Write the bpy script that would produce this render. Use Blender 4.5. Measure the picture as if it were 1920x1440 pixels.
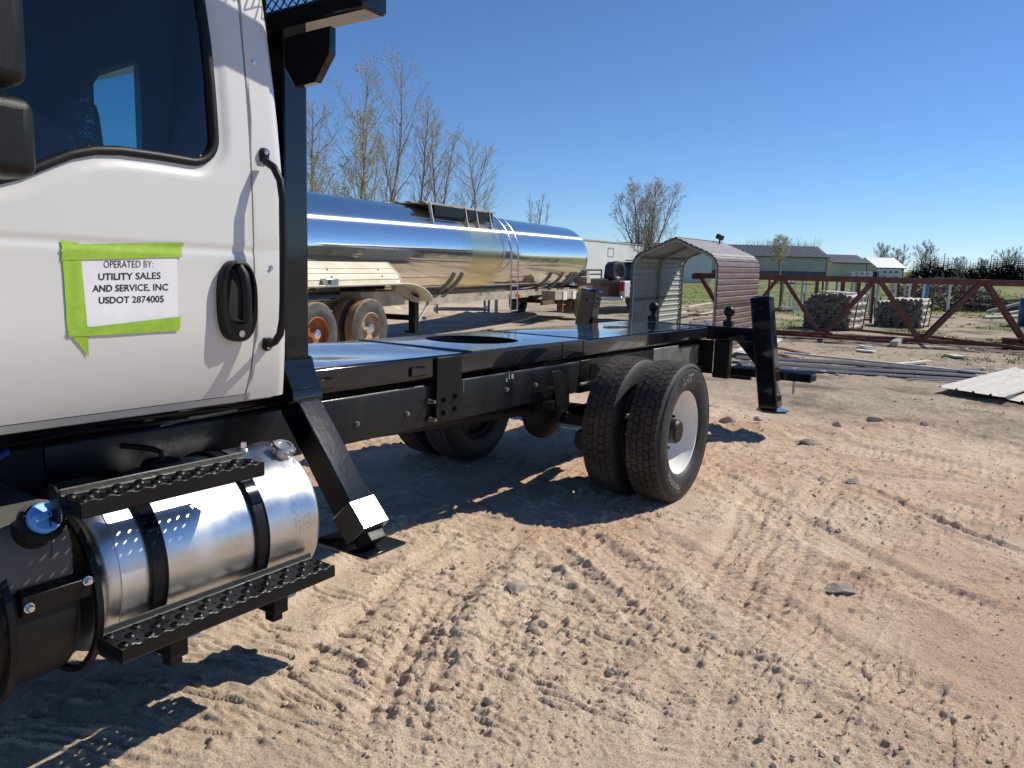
import bpy, bmesh, math, random
import numpy as np
from mathutils import Vector, Matrix

# ------------------------------------------------------------------ scene, camera, light
sc = bpy.context.scene
for o in list(bpy.data.objects): bpy.data.objects.remove(o)
COL = sc.collection
F_PX, PITCH, ROLL, HC = 1400.0, math.radians(-9.2), math.radians(1.2), 1.64
_f = Vector((0, math.cos(PITCH), math.sin(PITCH))); _r = Vector((1, 0, 0)); _u = _r.cross(_f)
_R = _r*math.cos(ROLL) + _u*math.sin(ROLL); _U = -_r*math.sin(ROLL) + _u*math.cos(ROLL)
cam = bpy.data.cameras.new('camera'); cam.sensor_width = 36.0; cam.lens = 36.0*F_PX/1920.0
cam.clip_start = 0.05; cam.clip_end = 6000
cam_ob = bpy.data.objects.new('camera', cam); COL.objects.link(cam_ob)
cam_ob.matrix_world = Matrix(((_R.x, _U.x, -_f.x, 0), (_R.y, _U.y, -_f.y, 0), (_R.z, _U.z, -_f.z, HC), (0, 0, 0, 1)))
sc.camera = cam_ob

SUN_AZ, SUN_EL = math.radians(68.0), math.radians(44.0)       # azimuth clockwise from +Y
world = bpy.data.worlds.new('World'); sc.world = world; world.use_nodes = True
wn = world.node_tree; wn.nodes.clear()
sky = wn.nodes.new('ShaderNodeTexSky'); sky.sky_type = 'NISHITA'; sky.sun_disc = False
sky.sun_elevation = SUN_EL; sky.sun_rotation = SUN_AZ
sky.altitude = 200; sky.air_density = 0.8; sky.dust_density = 0.0; sky.ozone_density = 10.0
bg = wn.nodes.new('ShaderNodeBackground'); bg.inputs[1].default_value = 0.12
wo = wn.nodes.new('ShaderNodeOutputWorld')
wn.links.new(sky.outputs[0], bg.inputs[0]); wn.links.new(bg.outputs[0], wo.inputs[0])
sun = bpy.data.lights.new('sun', 'SUN'); sun.energy = 5.0; sun.angle = math.radians(0.53); sun.color = (1.0, 0.94, 0.81)
sun_ob = bpy.data.objects.new('sun', sun); COL.objects.link(sun_ob)
_sd = Vector((math.sin(SUN_AZ)*math.cos(SUN_EL), math.cos(SUN_AZ)*math.cos(SUN_EL), math.sin(SUN_EL)))
sun_ob.rotation_euler = _sd.to_track_quat('Z', 'Y').to_euler(); sun_ob.location = _sd*60
sc.view_settings.view_transform = 'Standard'; sc.view_settings.look = 'None'
sc.view_settings.exposure = 0.0; sc.view_settings.gamma = 1.0; sc.view_settings.use_curve_mapping = False
sc.render.engine = 'CYCLES'
sc.cycles.max_bounces = 8; sc.cycles.transparent_max_bounces = 12; sc.cycles.use_denoising = True
sc.cycles.sample_clamp_indirect = 6.0; sc.cycles.caustics_reflective = False; sc.cycles.caustics_refractive = False

rnd = random.Random(7); nrng = np.random.default_rng(7)

# ------------------------------------------------------------------ pixel helper: where a sight line meets a plane (real positions only)
def _ray(x, y): return _f + _R*((x-960)/F_PX) - _U*((y-720)/F_PX)
def gpt(x, y, z=0.0):
    d = _ray(x, y); t = (z-HC)/d.z; return Vector((d.x*t, d.y*t, z))

# ------------------------------------------------------------------ mesh builder
class MB:
    def __init__(s): s.v = []; s.f = []
    def add(s, vs, fs):
        o = len(s.v); s.v += [tuple(p) for p in vs]; s.f += [tuple(i+o for i in q) for q in fs]; return s
    def box(s, x0, x1, y0, y1, z0, z1):
        return s.add([(x0,y0,z0),(x1,y0,z0),(x1,y1,z0),(x0,y1,z0),(x0,y0,z1),(x1,y0,z1),(x1,y1,z1),(x0,y1,z1)],
                     [(0,3,2,1),(4,5,6,7),(0,1,5,4),(1,2,6,5),(2,3,7,6),(3,0,4,7)])
    def beam(s, p0, p1, w, h, up=(0,0,1)):
        p0 = Vector(p0); p1 = Vector(p1); d = (p1-p0).normalized(); up = Vector(up)
        a = d.cross(up)
        if a.length < 1e-4: a = d.cross(Vector((1,0,0)))
        a.normalize(); b = a.cross(d)
        vs = [p + a*sx*w/2 + b*sy*h/2 for p in (p0, p1) for sx, sy in ((-1,-1),(1,-1),(1,1),(-1,1))]
        return s.add(vs, [(0,1,2,3),(7,6,5,4),(0,4,5,1),(1,5,6,2),(2,6,7,3),(3,7,4,0)])
    def tube(s, pts, r, n=8, caps=True, closed=False):
        pts = [Vector(p) for p in pts]; m = len(pts); o = len(s.v)
        rs = r if isinstance(r, (list, tuple)) else [r]*m
        prev = None
        for i, p in enumerate(pts):
            if closed: t = pts[(i+1) % m] - pts[i-1]
            else: t = pts[min(i+1, m-1)] - pts[max(i-1, 0)]
            t.normalize()
            if prev is None:
                a = t.cross(Vector((0,0,1)))
                if a.length < 1e-3: a = t.cross(Vector((0,1,0)))
            else: a = prev - t*prev.dot(t)
            a.normalize(); prev = a; b = t.cross(a)
            for k in range(n):
                an = 2*math.pi*k/n; s.v.append(tuple(p + (a*math.cos(an) + b*math.sin(an))*rs[i]))
        for i in range(m if closed else m-1):
            j = (i+1) % m
            for k in range(n):
                l = (k+1) % n; s.f.append((o+i*n+k, o+i*n+l, o+j*n+l, o+j*n+k))
        if caps and not closed:
            s.f.append(tuple(o+k for k in reversed(range(n)))); s.f.append(tuple(o+(m-1)*n+k for k in range(n)))
        return s
    def lathe(s, prof, o, ax, n=48, e1=None, a0=0.0, a1=2*math.pi, closed_prof=False):
        o = Vector(o); ax = Vector(ax).normalized()
        e1 = Vector(e1) if e1 else (ax.cross(Vector((0,0,1))) if abs(ax.z) < .9 else ax.cross(Vector((1,0,0))))
        e1 = (e1 - ax*e1.dot(ax)).normalized(); e2 = ax.cross(e1); b = len(s.v); m = len(prof)
        full = abs(a1-a0-2*math.pi) < 1e-6; nn = n if full else n+1
        for k in range(nn):
            an = a0 + (a1-a0)*k/n; d = e1*math.cos(an) + e2*math.sin(an)
            for t, r in prof: s.v.append(tuple(o + ax*t + d*r))
        for k in range(n):
            l = (k+1) % nn
            for i in range(m if closed_prof else m-1):
                j = (i+1) % m; s.f.append((b+k*m+i, b+l*m+i, b+l*m+j, b+k*m+j))
        return s
    def prism(s, poly, vec):
        n = len(poly); vec = Vector(vec); o = len(s.v)
        s.v += [tuple(Vector(p)) for p in poly] + [tuple(Vector(p)+vec) for p in poly]
        s.f.append(tuple(o+i for i in range(n))); s.f.append(tuple(o+n+i for i in reversed(range(n))))
        for i in range(n):
            j = (i+1) % n; s.f.append((o+j, o+i, o+n+i, o+n+j))
        return s
    def grid(s, fn, us, vs):
        o = len(s.v); nv = len(vs)
        for a in us:
            for b in vs: s.v.append(tuple(fn(a, b)))
        for i in range(len(us)-1):
            for j in range(nv-1): s.f.append((o+i*nv+j, o+(i+1)*nv+j, o+(i+1)*nv+j+1, o+i*nv+j+1))
        return s
    def sphere(s, c, r, nu=16, nv=10, sc=(1,1,1)):
        c = Vector(c); o = len(s.v)
        for i in range(nv+1):
            th = math.pi*i/nv
            for k in range(nu):
                ph = 2*math.pi*k/nu
                s.v.append((c.x+r*sc[0]*math.sin(th)*math.cos(ph), c.y+r*sc[1]*math.sin(th)*math.sin(ph), c.z+r*sc[2]*math.cos(th)))
        for i in range(nv):
            for k in range(nu):
                l = (k+1) % nu; s.f.append((o+i*nu+k, o+(i+1)*nu+k, o+(i+1)*nu+l, o+i*nu+l))
        return s
    def mesh(s, name, mat, smooth=35, off=None):
        me = bpy.data.meshes.new(name)
        vs = s.v if off is None else [(a-off[0], b-off[1], c-off[2]) for a, b, c in s.v]
        me.from_pydata(vs, [], s.f)
        if len(s.f) < 30000:
            bm = bmesh.new(); bm.from_mesh(me)
            bmesh.ops.remove_doubles(bm, verts=bm.verts, dist=1e-5)
            bmesh.ops.recalc_face_normals(bm, faces=bm.faces); bm.to_mesh(me); bm.free()
        if smooth:
            me.shade_smooth()
            if smooth < 180: me.set_sharp_from_angle(angle=math.radians(smooth))
        if mat: me.materials.append(mat)
        return me

def link(name, me, parent=None, loc=None, bevel=0, seg=2):
    o = bpy.data.objects.new(name, me); COL.objects.link(o)
    if parent: o.parent = parent
    if loc: o.location = loc
    if bevel:
        b = o.modifiers.new('edge', 'BEVEL'); b.width = bevel; b.segments = seg; b.limit_method = 'ANGLE'
        b.angle_limit = math.radians(40); b.harden_normals = False
    return o
def part(name, mb, mat, parent=None, bevel=0, smooth=35, off=None, seg=2, label=None):
    o = link(name, mb.mesh(name, mat, smooth, off), parent, bevel=bevel, seg=seg)
    if label: o['label'] = label
    return o
def tag(o, label, cat, group=None, kind=None):
    o['label'] = label; o['category'] = cat
    if group: o['group'] = group
    if kind: o['kind'] = kind
    return o
def thing(name, label, cat, loc=(0,0,0), rz=0.0, group=None):
    o = bpy.data.objects.new(name, None); COL.objects.link(o); o.empty_display_size = .2
    o.location = loc; o.rotation_euler = (0, 0, rz); return tag(o, label, cat, group)
def text2d(body, size, bold=0.0, align='CENTER', space=1.0):
    cu = bpy.data.curves.new('lettering', 'FONT'); cu.body = body; cu.size = size; cu.align_x = align; cu.offset = bold
    cu.space_character = space; cu.resolution_u = 3
    ob = bpy.data.objects.new('lettering', cu); COL.objects.link(ob)
    dg = bpy.context.evaluated_depsgraph_get(); me = bpy.data.meshes.new_from_object(ob.evaluated_get(dg))
    vs = [tuple(v.co) for v in me.vertices]; fs = [tuple(p.vertices) for p in me.polygons]
    bpy.data.objects.remove(ob); bpy.data.curves.remove(cu); bpy.data.meshes.remove(me)
    return vs, fs

# ------------------------------------------------------------------ materials
def _n(nt, t, **kw):
    n = nt.nodes.new(t)
    for k, v in kw.items(): setattr(n, k, v)
    return n
def noise_node(nt, scale, detail=4, rough=.55, coord='Object', stretch=None):
    tc = _n(nt, 'ShaderNodeTexCoord'); nz = _n(nt, 'ShaderNodeTexNoise')
    nz.inputs['Scale'].default_value = scale; nz.inputs['Detail'].default_value = detail; nz.inputs['Roughness'].default_value = rough
    src = tc.outputs[coord]
    if stretch:
        mp = _n(nt, 'ShaderNodeMapping'); mp.inputs['Scale'].default_value = stretch; nt.links.new(src, mp.inputs[0]); src = mp.outputs[0]
    nt.links.new(src, nz.inputs['Vector']); return nz
def ramp(nt, fac, stops):
    r = _n(nt, 'ShaderNodeValToRGB'); e = r.color_ramp.elements
    while len(e) < len(stops): e.new(.5)
    for i, (p, c) in enumerate(stops):
        e[i].position = p; e[i].color = (*c, 1) if not isinstance(c, (int, float)) else (c, c, c, 1)
    nt.links.new(fac, r.inputs[0]); return r
def mat(name, c1, c2=None, scale=6, rough=.5, rough2=None, metal=0.0, bump=0.0, bscale=None, coat=0.0, stretch=None, lo=.35, hi=.68, spec=.5, detail=5, bstretch=None, c3=None, c3scale=2.0, c3lo=.55, c3hi=.7):
    m = bpy.data.materials.new(name); m.use_nodes = True; nt = m.node_tree
    p = nt.nodes['Principled BSDF']; L = nt.links
    p.inputs['Base Color'].default_value = (*c1, 1); p.inputs['Roughness'].default_value = rough; p.inputs['Metallic'].default_value = metal
    p.inputs['Specular IOR Level'].default_value = spec
    if coat: p.inputs['Coat Weight'].default_value = coat; p.inputs['Coat Roughness'].default_value = .03
    if c2 is not None or rough2 is not None:
        nz = noise_node(nt, scale, detail, stretch=stretch)
        if c2 is not None:
            r = ramp(nt, nz.outputs['Fac'], [(lo, c1), (hi, c2)]); col = r.outputs[0]
            if c3 is not None:
                n3 = noise_node(nt, c3scale, 6, .65); f3 = ramp(nt, n3.outputs['Fac'], [(c3lo, 0.0), (c3hi, 1.0)])
                mx = _n(nt, 'ShaderNodeMix', data_type='RGBA'); L.new(f3.outputs[0], mx.inputs[0]); L.new(col, mx.inputs[6]); mx.inputs[7].default_value = (*c3, 1); col = mx.outputs[2]
            L.new(col, p.inputs['Base Color'])
        if rough2 is not None:
            r2 = ramp(nt, nz.outputs['Fac'], [(lo, rough), (hi, rough2)]); L.new(r2.outputs[0], p.inputs['Roughness'])
    if bump:
        bz = noise_node(nt, bscale or scale*4, 4, stretch=bstretch); b = _n(nt, 'ShaderNodeBump'); b.inputs['Strength'].default_value = 1.0
        b.inputs['Distance'].default_value = bump; L.new(bz.outputs['Fac'], b.inputs['Height']); L.new(b.outputs[0], p.inputs['Normal'])
    return m
def glass_mat(name, tint, ior=1.5, rough=0.0):
    m = bpy.data.materials.new(name); m.use_nodes = True; nt = m.node_tree; nt.nodes.clear(); L = nt.links
    o = _n(nt, 'ShaderNodeOutputMaterial'); t = _n(nt, 'ShaderNodeBsdfTransparent'); t.inputs[0].default_value = (*tint, 1)
    g = _n(nt, 'ShaderNodeBsdfGlossy'); g.inputs['Roughness'].default_value = rough; g.inputs[0].default_value = (1,1,1,1)
    ge = _n(nt, 'ShaderNodeNewGeometry'); dt_ = _n(nt, 'ShaderNodeVectorMath', operation='DOT_PRODUCT'); L.new(ge.outputs['Normal'], dt_.inputs[0]); L.new(ge.outputs['Incoming'], dt_.inputs[1])
    ab = _n(nt, 'ShaderNodeMath', operation='ABSOLUTE'); L.new(dt_.outputs['Value'], ab.inputs[0]); iv = _n(nt, 'ShaderNodeMath', operation='SUBTRACT'); iv.inputs[0].default_value = 1.0; L.new(ab.outputs[0], iv.inputs[1])
    pw = _n(nt, 'ShaderNodeMath', operation='POWER'); L.new(iv.outputs[0], pw.inputs[0]); pw.inputs[1].default_value = 5.0
    fr = _n(nt, 'ShaderNodeMath', operation='MULTIPLY_ADD'); L.new(pw.outputs[0], fr.inputs[0]); fr.inputs[1].default_value = .94; fr.inputs[2].default_value = .055
    mx = _n(nt, 'ShaderNodeMixShader'); L.new(fr.outputs[0], mx.inputs[0]); L.new(t.outputs[0], mx.inputs[1]); L.new(g.outputs[0], mx.inputs[2]); L.new(mx.outputs[0], o.inputs[0])
    return m
X = {}
X['white'] = mat('white_paint', (.62,.622,.605), (.66,.66,.645), 1.5, rough=.28, coat=.6, bump=.0006, bscale=3)
X['sill'] = mat('sill_trim', (.50,.53,.51), (.58,.60,.58), 8, rough=.45)
X['gloss'] = mat('gloss_black_paint', (.004,.005,.009), (.007,.009,.014), 3, rough=.09, coat=.75, spec=.2, bump=.0003, bscale=24)
X['deckblk'] = mat('gloss_black_deck', (.005,.008,.014), (.012,.017,.026), 2, rough=.10, rough2=.2, coat=1.0, bump=.0009, bscale=14, c3=(.10,.085,.07), c3scale=1.7, c3lo=.58, c3hi=.9)
X['satin'] = mat('satin_black_steel', (.004,.0045,.0055), (.008,.008,.008), 5, rough=.34, rough2=.5, spec=.28, bump=.0008, bscale=60)
X['plastic'] = mat('black_plastic', (.005,.0055,.0065), (.009,.009,.010), 8, rough=.42, spec=.3, bump=.0007, bscale=400)
X['plastic_g'] = mat('grey_plastic', (.075,.07,.065), (.11,.105,.10), 4, rough=.55, bump=.0006, bscale=300)
X['dark'] = mat('dark_underside', (.006,.006,.007), (.014,.013,.012), 6, rough=.7)
X['rail'] = mat('dusty_frame_rail', (.005,.006,.009), (.011,.011,.011), 4, rough=.20, rough2=.45, spec=.32, bump=.0012, bscale=20, stretch=(1,1,.4), c3=(.03,.026,.022), c3scale=4, c3lo=.58, c3hi=.9)
X['sleeve'] = mat('gloss_black_sleeve', (.02,.022,.026), rough=.22, coat=1.0, bump=.0004, bscale=60)
X['bare'] = mat('bare_grey_steel', (.16,.16,.155), (.28,.275,.26), 7, rough=.45, metal=.5, bump=.001, bscale=40, c3=(.03,.03,.03), c3scale=5, c3lo=.6, c3hi=.68)
X['rubber'] = mat('tyre_rubber', (.014,.014,.015), (.028,.026,.025), 9, rough=.62, bump=.001, bscale=60)
X['tread'] = mat('dusty_tread', (.024,.021,.019), (.075,.060,.050), 6, rough=.85, bump=.0015, bscale=90)
X['band'] = mat('black_sidewall_band', (.007,.007,.008), rough=.5)
X['letter'] = mat('raised_grey_lettering', (.19,.19,.185), rough=.6)
X['rim'] = mat('white_rim_paint', (.80,.79,.76), (.86,.85,.83), 4, rough=.35, coat=.2, c3=(.5,.42,.34), c3scale=3, c3lo=.62, c3hi=.85)
X['alu'] = mat('brushed_aluminium', (.66,.665,.67), (.76,.76,.76), 5, rough=.27, rough2=.46, metal=1.0, bump=.0012, bscale=7, stretch=(1.4,1,1), detail=8)
X['alu_d'] = mat('dull_aluminium', (.50,.51,.52), (.62,.62,.62), 10, rough=.38, metal=1.0, bump=.001, bscale=30)
X['chrome'] = mat('bright_steel', (.75,.76,.77), rough=.14, metal=1.0)
X['blue'] = mat('blue_plastic', (.10,.33,.78), (.14,.40,.86), 6, rough=.45)
X['hose'] = mat('blue_hose', (.01,.05,.35), rough=.4)
X['tape'] = mat('green_tape', (.26,.44,.035), (.33,.52,.05), 22, rough=.7, bump=.0006, bscale=60)
X['paper'] = mat('paper', (.70,.70,.76), (.77,.77,.82), 7, rough=.7, bump=.002, bscale=9, c3=(.42,.36,.3), c3scale=5, c3lo=.72, c3hi=.8)
X['ink'] = mat('black_ink', (.01,.01,.012), rough=.6)
X['ink2'] = mat('grey_print', (.28,.29,.30), rough=.5)
X['interior'] = mat('cab_trim', (.014,.019,.026), (.022,.027,.034), 3, rough=.8)
X['seatcloth'] = mat('seat_cloth', (.016,.022,.026), rough=.85)
X['film'] = mat('crinkled_clear_film', (.35,.42,.42), (.75,.82,.80), 9, rough=.16, metal=.85, bump=.05, bscale=8)
X['glass'] = glass_mat('tinted_glass', (.42,.66,.72))
X['glass_far'] = glass_mat('rear_tinted_glass', (.45,.70,.76))
X['carglass'] = mat('dark_car_glass', (.006,.012,.013), rough=.04, coat=1.0)
X['red_wire'] = mat('red_wire', (.5,.02,.02), rough=.5)
X['chalk'] = mat('paint_pen_mark', (.55,.55,.5), rough=.8)
# ------------------------------------------------------------------ ground: one graded sheet, fine near the yard, coarse to the horizon
def _hash(ix, iy, seed):
    h = (ix.astype(np.int64)*374761393 + iy.astype(np.int64)*668265263 + seed*1442695041) & 0x7fffffff
    h = ((h ^ (h >> 13))*1274126177) & 0x7fffffff
    return ((h ^ (h >> 16)) & 0xffff)/65535.0
def vnoise(x, y, seed=0):
    x0 = np.floor(x); y0 = np.floor(y); fx = x-x0; fy = y-y0
    fx = fx*fx*fx*(fx*(fx*6-15)+10); fy = fy*fy*fy*(fy*(fy*6-15)+10)
    a = _hash(x0, y0, seed); b = _hash(x0+1, y0, seed); c = _hash(x0, y0+1, seed); d = _hash(x0+1, y0+1, seed)
    return (a+(b-a)*fx)*(1-fy) + (c+(d-c)*fx)*fy
def fbm(x, y, oct=4, seed=0, gain=.5):
    s = 0; a = 1; t = 0
    for i in range(oct):
        ca, sa = math.cos(i*1.1), math.sin(i*1.1)
        s = s + a*vnoise(ca*x-sa*y, sa*x+ca*y, seed+i*17); t += a; a *= gain; x = x*2.03; y = y*2.03
    return s/t
def smooth(e0, e1, x):
    t = np.clip((x-e0)/(e1-e0), 0, 1); return t*t*(3-2*t)
def line_st(x, y, pts):
    """signed offset and arclength from a polyline"""
    best = np.full(x.shape, 1e9); S = np.zeros_like(x); Tt = np.zeros_like(x); acc = 0.0
    for (ax, ay), (bx, by) in zip(pts[:-1], pts[1:]):
        dx, dy = bx-ax, by-ay; L = math.hypot(dx, dy); ux, uy = dx/L, dy/L
        t = np.clip((x-ax)*ux + (y-ay)*uy, 0, L); px = x-(ax+ux*t); py = y-(ay+uy*t); d = np.hypot(px, py)
        k = d < best; best = np.where(k, d, best); sg = np.sign(ux*(y-ay)-uy*(x-ax)); S = np.where(k, d*sg, S); Tt = np.where(k, acc+t, Tt); acc += L
    return S, Tt, acc
def gp(*px): return [tuple(gpt(a, b))[:2] for a, b in px]
# wheel ruts and drag marks: (polyline, half width, depth, lug pitch, lug depth, berm)
TRACKS = [
    (gp((560,1440),(620,1330),(740,1160),(860,1050),(960,965)), .23, .030, 0, 0, .014),
    (gp((470,1300),(640,1110),(740,1030),(850,960)), .20, .024, 0, 0, .012),
    (gp((735,1470),(760,1330),(800,1190),(850,1090)), .13, .020, .075, .020, .014),
    (gp((1270,1500),(1310,1290),(1345,1150),(1400,1010),(1450,900)), .16, .022, .05, .012, .010),
    (gp((1330,1500),(1385,1290),(1440,1120),(1500,980),(1570,880)), .12, .016, .05, .010, .008),
    (gp((1060,985),(1180,1080),(1330,1210),(1500,1330),(1680,1450)), .13, .020, .06, .012, .016),
    (gp((1010,1000),(1120,1100),(1270,1230),(1420,1380)), .06, .016, 0, 0, .014),
    (gp((1180,980),(1330,1080),(1560,1220),(1900,1400)), .15, .016, .06, .011, .012),
    (gp((1330,880),(1450,960),(1700,1090),(1950,1190)), .14, .018, .055, .009, .014),
    (gp((1480,870),(1620,915),(1780,985),(1960,1050)), .05, .020, 0, 0, .018),
    (gp((1590,888),(1720,897),(1860,905)), .05, .022, 0, 0, .016),
    (gp((1340,830),(1560,880),(1760,940),(1960,990)), .16, .016, .06, .010, .010),
    (gp((1480,1065),(1640,1075),(1760,1082)), .05, .016, 0, 0, .016),
    (gp((1380,780),(1600,840),(1950,900)), .2, .018, .07, .010, .012),
    (gp((1540,770),(1700,800),(1960,850)), .2, .018, .07, .010, .012),
    (gp((860,1440),(900,1330),(960,1180),(1010,1060)), .09, .010, .05, .008, .006),
]
def ground_fields(x, y):
    r = np.hypot(x, y); near = smooth(40, 14, r)
    z = .05*(fbm(x*.22, y*.22, 3, 3)-.5)*near + .25*(fbm(x*.02+5, y*.02, 3, 9)-.5)*smooth(30, 120, r)
    z = z + .085*np.exp(-(((x+1.15)/.95)**2 + ((y-2.35)/.75)**2))                       # low hump beside the fuel tank
    rough = smooth(.40, .66, fbm(x*.55+3, y*.55, 4, 21)) * near
    berm = np.exp(-((line_st(x, y, gp((1335,800),(1480,806),(1620,812),(1760,800)))[0])/.28)**2)
    berm2 = np.exp(-((line_st(x, y, gp((1500,745),(1640,735),(1760,765),(1920,790)))[0])/.35)**2)
    rough = np.clip(rough + berm + .8*berm2, 0, 1.3)
    z = z + .05*berm + .05*berm2
    rough = rough*(1-.55*smooth(5.2, 3.6, r))
    b3 = np.exp(-((line_st(x, y, gp((560,583),(700,586),(820,590),(960,598)))[0])/1.0)**2); z = z + b3*(.10+.35*np.clip(fbm(x*1.3, y*1.3, 4, 131, .6)-.42, 0, 1)); rough = np.maximum(rough, b3)
    smoothz = np.zeros_like(x); dz = np.zeros_like(x)
    for pts, hw, dep, pitch, ld, bm in TRACKS:
        xs = [p[0] for p in pts]; ys = [p[1] for p in pts]
        k = np.nonzero((x > min(xs)-.7) & (x < max(xs)+.7) & (y > min(ys)-.7) & (y < max(ys)+.7))[0]
        if not len(k): continue
        xx, yy = x[k], y[k]
        wob = .06*(fbm(xx*1.6, yy*1.6, 3, 77)-.5); S, T, L = line_st(xx, yy, pts); S = S + wob
        env = smooth(0, .35, T)*smooth(L, L-.35, T)*(.45+.75*smooth(.3, .62, fbm(xx*1.1, yy*1.1, 3, 41)))
        a = np.abs(S); prof = smooth(hw*1.25, hw*.75, a)
        h = -.8*dep*prof + .9*bm*np.exp(-((a-hw*1.35)/(hw*.28+.02))**2)*(.4+1.2*fbm(xx*5, yy*5, 3, 55))
        if pitch:
            lug = smooth(.15, .35, np.sin(2*math.pi*(T/pitch + .5*np.sign(S)*(a/hw))) )*prof
            rib = .5+.5*np.cos(2*math.pi*a/(hw*.5)); h = h + 1.25*ld*(lug*.65 + rib*.35*prof)
        dz[k] += h*env; smoothz[k] = np.maximum(smoothz[k], prof*env*(.9 if not pitch else .65))
    z = z + dz
    cl = fbm(x*4.2, y*4.2, 4, 61, .6); cl2 = fbm(x*15, y*15, 3, 63, .6)
    bill = np.abs(fbm(x*2.6+9, y*2.6, 4, 65, .6)-.5)*2
    flat = 1-.9*np.clip(smoothz, 0, 1)
    z = z + near*flat*((.010+.020*rough)*(cl-.5) + .009*rough*(1-bill)**3 + (.006+.012*rough)*(cl2-.5)*.6)
    # crumbs with sharp edges, and short scarps dragged along the wheel lines
    cr = smooth(.60, .68, fbm(x*17+3, y*17, 3, 111, .55)); z = z + smooth(13, 6, r)*flat*(.003+.008*rough)*cr
    cr2 = smooth(.62, .69, fbm(x*38, y*38, 2, 113)); z = z + smooth(6.5, 3.5, r)*(.0025+.006*rough)*cr2
    for dx_, dy_, sd in ((.86, -.51, 121), (.97, -.24, 123), (.62, .78, 125)):
        al = x*dx_+y*dy_; ac = -x*dy_+y*dx_; nn = fbm(al*2.4, ac*13, 3, sd, .5); msk = smooth(.44, .60, fbm(x*.6, y*.6, 2, sd+1))
        z = z + smooth(12, 7, r)*smooth(1.9, 2.6, r)*msk*.015*smooth(.55, .585, nn)*(1-smooth(.585, .72, nn))
    gm = smooth(7, 9.5, r)*smooth(20, 12, r); z = z + gm*(.07*np.clip(fbm(x*1.7+2, y*1.7, 5, 101, .6)-.5, 0, 1) + .03*(fbm(x*6, y*6, 3, 103, .6)-.5))
    z = z + smooth(16, 5, r)*flat*.010*(fbm(x*48, y*48, 2, 71)-.5)*(.5+rough)
    # foot prints of the dual wheels stay level
    wx, wy = 1.18, 5.12
    z = z*(1-np.exp(-(((x-wx)/.35)**2+((y-wy)/.35)**2)))
    red = smooth(.42, .60, fbm(x*.42+11, y*.42, 4, 81))*smooth(9.5, 5.5, r) + .8*berm
    grey = smooth(7.5, 11.5, r + 3.0*(fbm(x*.5, y*.5, 3, 83)-.5))*(1-.8*b3)*(1-.55*smooth(1.5, -1.5, x))
    gn = fbm(x*.55, y*.55, 4, 91)
    green = smooth(12.5, 15.5, y)*smooth(.50, .66, gn)*smooth(2.5, 5.5, x)*.75
    green = np.maximum(green, smooth(27, 36, r + 8*(fbm(x*.12, y*.12, 3, 93)-.5))*(.55+.45*smooth(.3, .55, gn))*smooth(3, 12, x + .2*(y-25)))
    dirt_left = smooth(8, 2, x)*smooth(70, 30, r); green = green*(1-.8*dirt_left)*(1-.85*smooth(.74, .95, np.where(y > 1, x/np.maximum(y, 1), 9)))
    return z, np.clip(red, 0, 1), grey, np.clip(green, 0, 1), np.clip(smoothz, 0, 1), np.clip(rough, 0, 1)
def gz(x, y):
    return float(ground_fields(np.array([float(x)]), np.array([float(y)]))[0][0])
def gpz(px, py):
    p = gpt(px, py)
    for _ in range(2): p = gpt(px, py, gz(p.x, p.y))
    return p
th = np.concatenate([np.linspace(-44, 44, 600), np.linspace(46, 314, 90)]); th = np.radians(th)
rr = np.concatenate([[.0], np.linspace(.5, 1.5, 8), np.geomspace(1.6, 13, 640), np.geomspace(13.2, 60, 170), np.geomspace(62, 3000, 50)])
TH, RR = np.meshgrid(th, rr, indexing='ij'); gx = (np.sin(TH)*RR).ravel(); gy = (np.cos(TH)*RR).ravel()
gzv, g_red, g_grey, g_green, g_sm, g_rough = ground_fields(gx, gy)
nt_, nr_ = len(th), len(rr)
I, J = np.meshgrid(np.arange(nt_), np.arange(nr_-1), indexing='ij'); I2 = (I+1) % nt_
quads = np.stack([I*nr_+J, I2*nr_+J, I2*nr_+J+1, I*nr_+J+1], -1).reshape(-1, 4)[:, ::-1]
gme = bpy.data.meshes.new('ground'); nv = gx.size; nf = len(quads)
gme.vertices.add(nv); gme.vertices.foreach_set('co', np.stack([gx, gy, gzv], -1).astype(np.float32).ravel())
gme.loops.add(nf*4); gme.loops.foreach_set('vertex_index', quads.astype(np.int32).ravel())
gme.polygons.add(nf); gme.polygons.foreach_set('loop_start', (np.arange(nf)*4).astype(np.int32))
gme.update(calc_edges=True); gme.polygons.foreach_set('use_smooth', np.ones(nf, dtype=bool))
for nm, arr in (('red', g_red), ('grey', g_grey), ('green', g_green), ('packed', g_sm), ('loose', g_rough)):
    at = gme.attributes.new(nm, 'FLOAT', 'POINT'); at.data.foreach_set('value', arr.astype(np.float32))
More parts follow.
